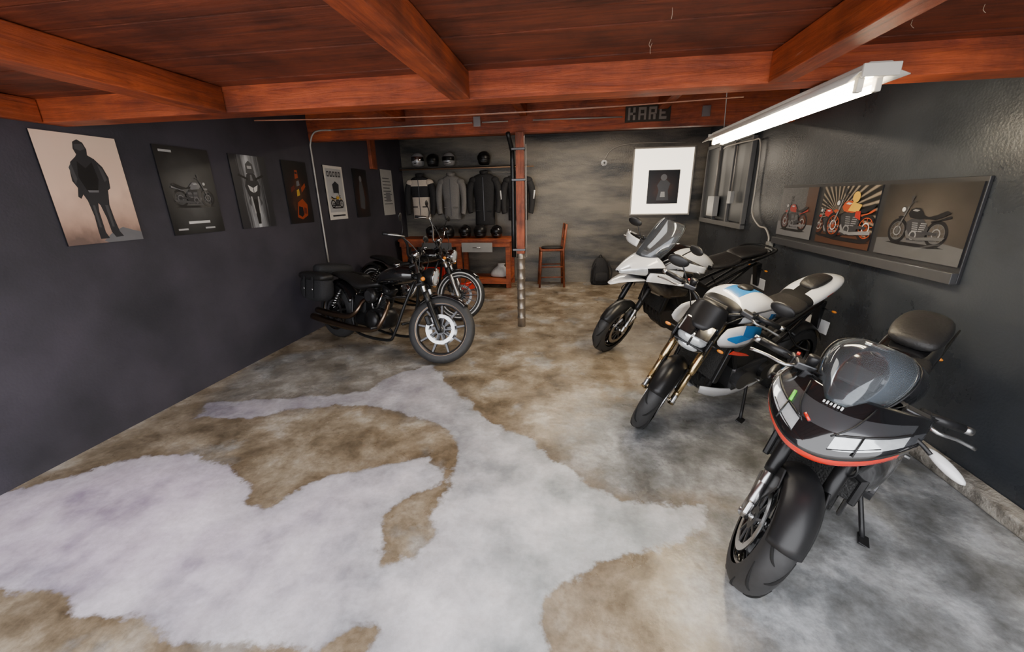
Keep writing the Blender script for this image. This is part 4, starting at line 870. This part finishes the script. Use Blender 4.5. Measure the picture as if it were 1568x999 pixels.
rposter(3.58,2.84,gC,[([(0,.0),(1,0),(1,.22),(.7,.27),(.3,.27),(0,.23)],PK['mid'])]+bikeshapes(.48,.36,.36,1.46,-1,PK['black'],PK['dark'],PK['mid'],PK['black'],PK['mid'],PK['light']))
# ------------------------------------------------------------------ window on back wall
group("window_1")
PANE=mat("frosted_pane",(.98,.86,.70),.4,0,.06,2,emit=2.6)
FRM=mat("window_frame_grey",(.45,.43,.40),.5)
bb("pane",1.11,2.15,YB-.02,YB-.004,1.35,2.50,PANE)
for n_,a in enumerate([(1.085,1.11,1.32,2.53),(2.15,2.175,1.32,2.53)]): bb("jamb_%d"%n_,a[0],a[1],YB-.04,YB-.001,a[2],a[3],FRM,.004)
bb("sill",1.085,2.175,YB-.05,YB-.001,1.325,1.35,FRM,.004); bb("head",1.085,2.175,YB-.04,YB-.001,2.50,2.525,FRM,.004)
endgroup()
poster("motorcycle_poster",(1.38,YB-.034,1.53),(.56,0,0),(0,0,.60),(0,-1,0),g4,[([(.3,.1),(.7,.1),(.66,.4),(.72,.6),(.6,.7),(.4,.7),(.3,.55),(.36,.4)],PK['mid']),(circ(.5,.78,.1,.95),PK['grey']),([(.42,.2),(.58,.2),(.56,.36),(.44,.36)],PK['light'])])
group("window_2")
FR2=mat("panel_frame_grey",(.13,.13,.13),.5)
GL2=mat("dark_glass",(.035,.04,.045),.4,0,.2,4)
for i in range(3):
    y0=6.25+i*.62; bb("pane_%d"%i,XR-.03,XR-.004,y0,y0+.58,1.30,2.42,GL2)
    bb("stile_%d"%i,XR-.06,XR-.001,y0-.05,y0,1.26,2.46,FR2,.004)
bb("stile_3",XR-.06,XR-.001,6.25+1.84,6.25+1.89,1.26,2.46,FR2,.004)
bb("rail_bottom",XR-.07,XR-.001,6.2,8.14,1.21,1.28,FR2,.004); bb("rail_top",XR-.06,XR-.001,6.2,8.14,2.42,2.48,FR2,.004)
endgroup()
CND=mat("painted_conduit",(.45,.42,.38),.45,.3)
BXG=mat("box_grey_enamel",(.36,.36,.35),.4,.3)
tube("cable_conduit",[(XR-.09,7.2,2.36),(XR-.09,7.0,2.38),(XR-.07,6.2,2.36),(XR-.04,6.0,2.30),(XR-.04,5.95,1.75),(XR-.05,5.9,1.45),(XR-.05,5.65,1.30),(XR-.05,5.45,1.28),(XR-.05,5.33,1.2),(XR-.05,5.31,1.135)],.011,CND,8,5)
def jbox(x,y,z,sx=.05,sy=.08,sz=.11,pipe=0):
    group("electrical_box"); bb("body",x-sx/2,x+sx/2,y-sy/2,y+sy/2,z-sz/2,z+sz/2,BXG,.004); bb("cover",x-sx/2-.004,x+sx/2-.004,y-sy/2-.004,y+sy/2+.004,z-sz/2-.006,z+sz/2+.006,BXG,.002)
    if pipe: tube("riser",[(x,y,z+sz/2),(x,y,z+pipe)],.011,CND,8,1)
    endgroup()
jbox(XR-.03,5.31,1.07); jbox(XR-.1,6.6,1.64,.05,.12,.16,.70); jbox(XR-.1,7.35,1.50,.08,.30,.30,.85)
tube("cable_conduit",[(XL+.35,5.28,2.56),(XL+.12,5.285,2.55),(XL+.03,5.285,2.42),(XL+.02,5.285,2.2),(XL+.02,5.285,.86)],.011,CND,8,5)
tube("cable_conduit",[(XL+.35,5.28,2.56),(-1.24,5.28,2.57)],.008,CND,8,1)
tube("cable_conduit",[(-1.12,5.28,2.57),(-.80,5.28,2.57)],.008,CND,8,1)
tube("cable_conduit",[(-.50,5.28,2.57),(.54,5.28,2.56)],.008,CND,8,1)
def jboxb(x,z):
    group("electrical_box"); bb("body",x-.04,x+.04,5.265,5.297,z-.05,z+.05,CND,.004); bb("cover",x-.044,x+.044,5.261,5.266,z-.055,z+.055,ALU,.002); endgroup()
jboxb(-1.18,2.58); jboxb(1.45,2.58)
tube("hanging_cable",[(-2.05,2.60,2.20),(-1.3,2.62,2.185),(-.6,2.62,2.175),(.1,2.62,2.18),(.9,2.60,2.195)],.004,mat("cable_brown",(.22,.09,.05),.5),6,4)
group("metal_sign")
bb("sign_plate",.57,1.07,5.275,5.298,2.50,2.67,mat("sign_dark",(.05,.04,.03),.5,.5),.003)
lm=mat("sign_letters",(.3,.26,.22),.4,.7)
def letter(i,strokes):
    for k,(a,b_,c_,d_) in enumerate(strokes): bb("letter_%d_%d"%(i,k),.60+i*.115+a*.09,.60+i*.115+b_*.09,5.266,5.275,2.52+c_*.13,2.52+d_*.13,lm)
letter(0,[(0,.25,0,1),(.25,.6,.4,.6),(.6,.9,0,.4),(.6,.9,.6,1)]); letter(1,[(0,.25,0,1),(.7,.95,0,1),(.25,.7,.8,1),(.25,.7,.35,.5)])
letter(2,[(0,.25,0,1),(.7,.95,.45,1),(.25,.7,.8,1),(.25,.7,.4,.55),(.55,.85,0,.4)]); letter(3,[(0,.25,0,1),(.25,.9,.8,1),(.25,.9,0,.2),(.25,.75,.4,.58)])
endgroup()
group("support_post")
bb("timber",-.70,-.60,5.17,5.27,1.0,2.435,BMV,.004)
PIPE=mat("galvanised_duct",(.36,.31,.26),.4,.8,.5,9,.3)
pr=[(0,0)]
for i in range(8):
    z=i*.135; pr+=[(.054,z),(.054,z+.115),(.059,z+.120),(.059,z+.130)]
pr+=[(.05,1.08),(0,1.08)]
lathe("duct",pr,(-.655,5.235,.0),(0,0,1),PIPE,24)
tube("dark_pipe",[(-.745,5.22,.95),(-.745,5.22,2.1),(-.75,5.20,2.25),(-.78,5.1,2.42)],.028,SATB,12,3)
tube("cable",[(-.58,5.22,.95),(-.58,5.2,2.3)],.008,CND,8,1)
for z in(1.05,1.9,2.25): box("clamp_%d"%int(z*100),(.17,.11,.03),(-.67,5.22,z),DKG,bevel=.006)
endgroup()
group("fluorescent_light_fixture")
FXW=mat("fixture_white_enamel",(.78,.74,.66),.3,0,.1,6,0,.4)
rows=[]
for yy in(2.08,4.06):
    rows.append([(1.115,yy,2.128),(1.155,yy,2.165),(1.20,yy,2.19),(1.26,yy,2.19),(1.305,yy,2.165),(1.345,yy,2.150)])
patch("reflector",rows,FXW,.004,0,sym=False)
bb("ballast_housing",1.185,1.275,2.08,4.06,2.150,2.203,FXW,.006)
bb("end_cap_near",1.16,1.30,2.065,2.08,2.145,2.195,FXW,.004); bb("end_cap_far",1.16,1.30,4.06,4.075,2.145,2.195,FXW,.004)
TUB=mat("lit_fluorescent_tube",(1.,.85,.60),.4,0,.0,5,emit=85)
tube("lamp_tube_1",[(1.195,2.16,2.118),(1.195,4.0,2.118)],.016,TUB,14,1)
tube("lamp_tube_2",[(1.265,2.16,2.118),(1.265,4.0,2.118)],.016,TUB,14,1)
for i,x in enumerate((1.195,1.265)):
    for j,yy in enumerate((2.14,4.02)): box("socket_%d_%d"%(i,j),(.025,.03,.06),(x,yy,2.13),FXW,(0,0,0),.004)
tube("hanger_chain",[(1.23,3.9,2.20),(1.2,3.9,2.80)],.004,CND,6,1)
endgroup()
# ------------------------------------------------------------------ back wall furniture
BNW=wood("bench_wood",(.22,.038,.014),(.55,.14,.04),(.3,2.,2.),.5)
group("workbench")
bb("top",-3.38,-1.14,7.58,8.22,.90,.95,BNW,.004); bb("apron",-3.36,-1.16,7.60,7.63,.80,.90,BNW,.003)
for i,(x,y) in enumerate([(-3.34,7.62),(-2.22,7.62),(-1.25,7.62),(-3.34,8.12),(-2.22,8.12),(-1.25,8.12)]): bb("leg_%d"%i,x,x+.09,y,y+.09,0,.90,BNW,.004)
bb("lower_shelf",-3.34,-1.16,7.64,8.18,.14,.18,BNW,.003); bb("lower_rail",-3.34,-1.16,7.61,7.64,.08,.18,BNW,.003)
bb("drawer",-2.10,-1.50,7.585,7.60,.70,.88,mat("drawer_grey",(.35,.35,.34),.5),.004); bb("drawer_b",-2.9,-2.3,7.585,7.60,.70,.88,mat("drawer_dark",(.12,.12,.12),.5),.004)
tube("drawer_pull",[(-1.88,7.575,.79),(-1.72,7.575,.79)],.008,CHR,8,1)
endgroup()
def helmet(loc,m,vis=BLK,s=1.,rz=-pi/2):
    group("motorcycle_helmet",loc,Matrix.Rotation(rz,4,'Z'),s)
    loft("shell",[(0,.0,0,.095,.085),(.03,.0,0,.125,.105),(.09,0,0,.145,.12),(.16,-.005,0,.140,.122),(.21,-.01,0,.115,.105),(.245,-.015,0,.065,.06),(.255,-.015,0,.02,.02)],m,axis='z',n=20,sub=1)
    rows=[]
    for z,r in((.10,.149),(.14,.149),(.175,.143)):
        rows.append([(r*1.02*math.cos(a),.128*math.sin(a)*(r/.149),z) for a in [rad(t) for t in(-75,-50,-25,0,25,50,75)]])
    patch("visor",rows,vis,.006,1,sym=False)
    loft("chin_bar",[(.02,.05,0,.085,.07),(.05,.055,0,.10,.09),(.085,.05,0,.10,.10)],m,axis='z',n=18)
    box("vent",(.012,.05,.015),(.158,0,.06),BLK,(0,0,0),.003)
    endgroup()
HG=mat("helmet_grey",(.4,.4,.41),.25,.2,.05,3,0,.6)
for x,m_,sc in((-2.75,GLOSSB,1.),(-2.42,BLK,.95),(-2.08,GLOSSB,1.),(-1.78,BLK,1.),(-1.45,GLOSSB,.95)): helmet((x,7.85,.95),m_,SATB,sc)
RAIL=mat("rail_pipe",(.35,.22,.14),.4,.5)
group("coat_rail")
tube("rail",[(-3.40,8.06,2.245),(-.75,8.06,2.245)],.012,RAIL,10,1)
for i,x in enumerate((-3.3,-2.72,-2.05,-.80)): tube("bracket_%d"%i,[(x,8.285,2.262),(x,8.06,2.245)],.008,RAIL,8,1)
bb("hat_shelf",-3.42,-.9,8.08,8.285,2.272,2.292,mat("shelf_dark",(.04,.035,.03),.6),.002)
endgroup()
def jacket(x,mats,zt=2.16,w=.25,h=.82,stripe=None,fn=None):
    group("riding_jacket",(x,8.10,zt))
    tf=fn or (lambda c:0)
    loft("torso",[(-h,0,0,w*.80,.085),(-h+.02,0,0,w*.84,.10),(-h*.6,0,0,w*.80,.10),(-h*.3,0,0,w*.92,.115),(-.10,0,0,w*.98,.10),(-.03,0,0,w*.72,.075),(0,0,0,w*.32,.055)],mats,axis='z',n=20,k=3,sub=1,matfn=tf)
    tube("sleeve_left",[(-w*.78,-.0,-.10),(-w*1.12,-.02,-.24),(-w*1.22,-.04,-.45),(-w*1.16,-.08,-.66),(-w*1.10,-.09,-.72)],[.075,.072,.062,.052,.05],mats[-1],14,4)
    tube("sleeve_right",[(w*.78,-.0,-.10),(w*1.12,-.02,-.24),(w*1.22,-.04,-.45),(w*1.16,-.08,-.66),(w*1.10,-.09,-.72)],[.075,.072,.062,.052,.05],mats[-1],14,4)
    ell("shoulder_armour",(-w*.86,-.01,-.12),(.09,.085,.07),mats[0]); ell("shoulder_armour_b",(w*.86,-.01,-.12),(.09,.085,.07),mats[0])
    lathe("collar",[(.075,-.02),(.082,.03),(.078,.055),(.066,.055),(.062,-.01)],(0,0,0),(0,-.2,1),mats[-1],20,True)
    box("zip",(.012,.006,h*.85),(0,-.112,-h*.5),DKG,(0,0,0),.001)
    box("pocket_flap",(.10,.01,.02),(-w*.45,-.10,-h*.72),mats[-1],(0,0,0),.003); box("pocket_flap_b",(.10,.01,.02),(w*.45,-.10,-h*.72),mats[-1],(0,0,0),.003)
    if stripe:
        tube("stripe_l",[(-w*1.22-.05,-.07,-.30),(-w*1.27-.02,-.09,-.46)],.016,stripe,6,1); tube("stripe_r",[(w*1.22+.05,-.07,-.30),(w*1.27+.02,-.09,-.46)],.016,stripe,6,1)
    endgroup()
jacket(-3.02,[FABW,FABR],2.12,.22,.80,fn=lambda c:0 if (c.z<-.42 or (-.18<c.z<-.08)) else 1)
jacket(-2.38,[FABG,FABG],2.12,.21,.82)
jacket(-1.72,[FABR,FABR],2.14,.24,.95)
jacket(-1.06,[FABR,FABR],2.12,.23,.85,stripe=WHT)
helmet((-3.05,8.17,2.294),HG,MIRR,1.05); helmet((-2.42,8.17,2.294),HG,SATB,1.); helmet((-1.72,8.17,2.294),BLK,SATB,1.)
helmet((-2.75,8.17,2.294),BLK,SATB,.95)
CHW=wood("chair_wood",(.14,.034,.014),(.34,.09,.03),(2.,2.,.3),.4)
group("bar_chair",(-.38,7.92,0),Matrix.Rotation(rad(8),4,'Z'))
bb("seat",-.24,.22,-.21,.21,.70,.74,CHW,.012); loft("cushion",[(.735,0,0,.20,.18,3.5),(.76,0,0,.215,.19,3.5),(.775,0,0,.19,.17,3.5)],SEAT,axis='z')
for i,(x,y,t) in enumerate([(-.22,-.19,.70),(-.22,.17,.70),(.20,-.19,1.20),(.20,.17,1.20)]):
    tube("leg_%d"%i,[(x+(-.03 if x<0 else .03),y,0),(x,y,.7)]+([(x+.05,y,t)] if t>1 else []),.021,CHW,8,1)
bb("back_rail_top",.235,.26,-.20,.18,1.10,1.20,CHW,.008); bb("back_rail_mid",.215,.24,-.20,.18,.88,.93,CHW,.006)
for i in range(3): tube("spindle_%d"%i,[(.228,-.11+i*.10,.90),(.247,-.11+i*.10,1.12)],.009,CHW,8,1)
for i,(a,b_) in enumerate([((-.235,-.19,.25),(-.235,.17,.25)),((.215,-.19,.3),(.215,.17,.3)),((-.235,-.19,.4),(.215,-.19,.4)),((-.235,.17,.4),(.215,.17,.4)),((-.235,-.19,.2),(.215,-.19,.2))]): tube("stretcher_%d"%i,[a,b_],.012,CHW,8,1)
endgroup()
group("backpack",(.58,8.08,0),Matrix.Rotation(.15,4,'Z'))
loft("body",[(0.01,0,.02,.16,.09,3),(.04,0,.02,.19,.12,3),(.25,0,.03,.18,.11,2.8),(.40,0,.05,.15,.09,2.6),(.50,0,.07,.09,.055,2.4),(.53,0,.07,.04,.03)],FABR,axis='z',k=2)
loft("pocket",[(.05,0,-.09,.13,.04,3),(.10,0,-.10,.145,.05,3),(.22,0,-.09,.13,.04,3),(.26,0,-.07,.10,.02,3)],FABR,axis='z')
tube("handle",[(-.04,.07,.52),(0,.06,.58),(.04,.07,.52)],.009,FABR,8,4)
tube("strap_left",[(-.12,-.06,.44),(-.2,-.1,.28),(-.17,-.1,.08)],.014,FABR,8,4); tube("strap_right",[(.12,-.06,.44),(.2,-.1,.28),(.17,-.1,.08)],.014,FABR,8,4)
endgroup()
group("plastic_bag",(-1.42,7.86,.18))
loft("bag",[(0,0,0,.16,.12),(.06,0,0,.19,.14),(.15,.02,0,.15,.11),(.22,.03,0,.06,.05),(.27,.05,0,.09,.06)],mat("white_plastic",(.6,.6,.6),.4,0,.2,20,.5),axis='z',k=2)
endgroup()
group("floor_jack",(-2.0,7.40,0),Matrix.Rotation(.2,4,'Z'))
bb("side_a",-.25,.25,-.10,-.08,.03,.12,REDP,.006); bb("side_b",-.25,.25,.08,.10,.03,.12,REDP,.006)
tube("arm",[(-.2,0,.08),(.18,0,.15)],.03,REDP,10,1); disc("saddle",.05,.02,(.18,0,.17),(0,0,1),DKG)
tube("handle",[(-.22,0,.09),(-.35,0,.5)],.014,SATB,8,1)
for i,(x,y) in enumerate([(-.2,-.12),(-.2,.12),(.2,-.12),(.2,.12)]): disc("wheel_%d"%i,.035,.03,(x,y,.035),(0,1,0),DKG,18)
endgroup()
group("tool_box",(-2.75,7.9,.18)); bb("case",-.22,.22,-.13,.13,0,.2,REDP,.012); bb("lid",-.225,.225,-.135,.135,.2,.27,BLK,.012); tube("handle",[(-.08,0,.27),(-.08,0,.31),(.08,0,.31),(.08,0,.27)],.009,SATB,8,2); endgroup()
group("security_camera",(.56,8.275,2.28)); disc("base",.055,.02,(0,-.0,0),(0,1,0),WHT); ell("dome",(0,-.03,0),(.045,.035,.045),WHT); disc("eye",.02,.006,(0,-.066,0),(0,1,0),BLK)
tube("cable",[(0,-.01,.05),(.14,-.01,.24),(.54,-.01,.32),(1.44,-.01,.30)],.007,CND,6,4); endgroup()
v=[];f=[]
for i in range(9):
    x=random.uniform(-.6,1.6); y=random.uniform(1.6,2.3); z=2.35; pts=[(x,y,z),(x+random.uniform(-.01,.01),y,z-.02),(x+random.uniform(-.01,.01),y,z-random.uniform(.03,.05))]
    a,b_=tubegeo(pts,.0010,5,2); o=len(v); v+=a; f+=[tuple(j+o for j in q) for q in b_]
mk("hanging_cobwebs",v,f,mat("thread",(.5,.38,.28),.8))
# ------------------------------------------------------------------ lighting
w=bpy.data.worlds.new("World"); bpy.context.scene.world=w; w.use_nodes=True
bg=w.node_tree.nodes["Background"]; bg.inputs[0].default_value=(.96,.965,1.,1); bg.inputs[1].default_value=4.7
def lamp(name,loc,sx,sy,power,col):
    l=bpy.data.lights.new(name,'AREA'); l.shape='RECTANGLE'; l.size=sx; l.size_y=sy; l.energy=power; l.color=col
    o=bpy.data.objects.new(name,l); o.location=loc; COL.objects.link(o)
lamp("rear_fill_light",(.2,6.9,2.78),1.8,.3,55,(1.,.86,.68))  # added fill lamp without a fixture, out of view; brightens the back
lamp("middle_fill_light",(-.3,3.6,2.60),.9,1.2,24,(1.,.92,.82))  # added fill lamp hidden behind the front beam; lifts bikes and floor
# ------------------------------------------------------------------ camera
F=Vector((-.1422,.9411,-.3067)).normalized()
ya,ro=rad(8.59),rad(1.06)
R0=Vector((math.cos(ya),math.sin(ya),0)); U0=R0.cross(F)
R2=math.cos(ro)*R0-math.sin(ro)*U0; U2=math.sin(ro)*R0+math.cos(ro)*U0
cam=bpy.data.cameras.new("camera"); cam.sensor_width=36; cam.lens=612.9/1568*36; cam.clip_start=.02
co=bpy.data.objects.new("camera",cam); COL.objects.link(co)
co.matrix_world=Matrix((( R2.x,U2.x,-F.x,0),(R2.y,U2.y,-F.y,0),(R2.z,U2.z,-F.z,1.7),(0,0,0,1)))
bpy.context.scene.camera=co
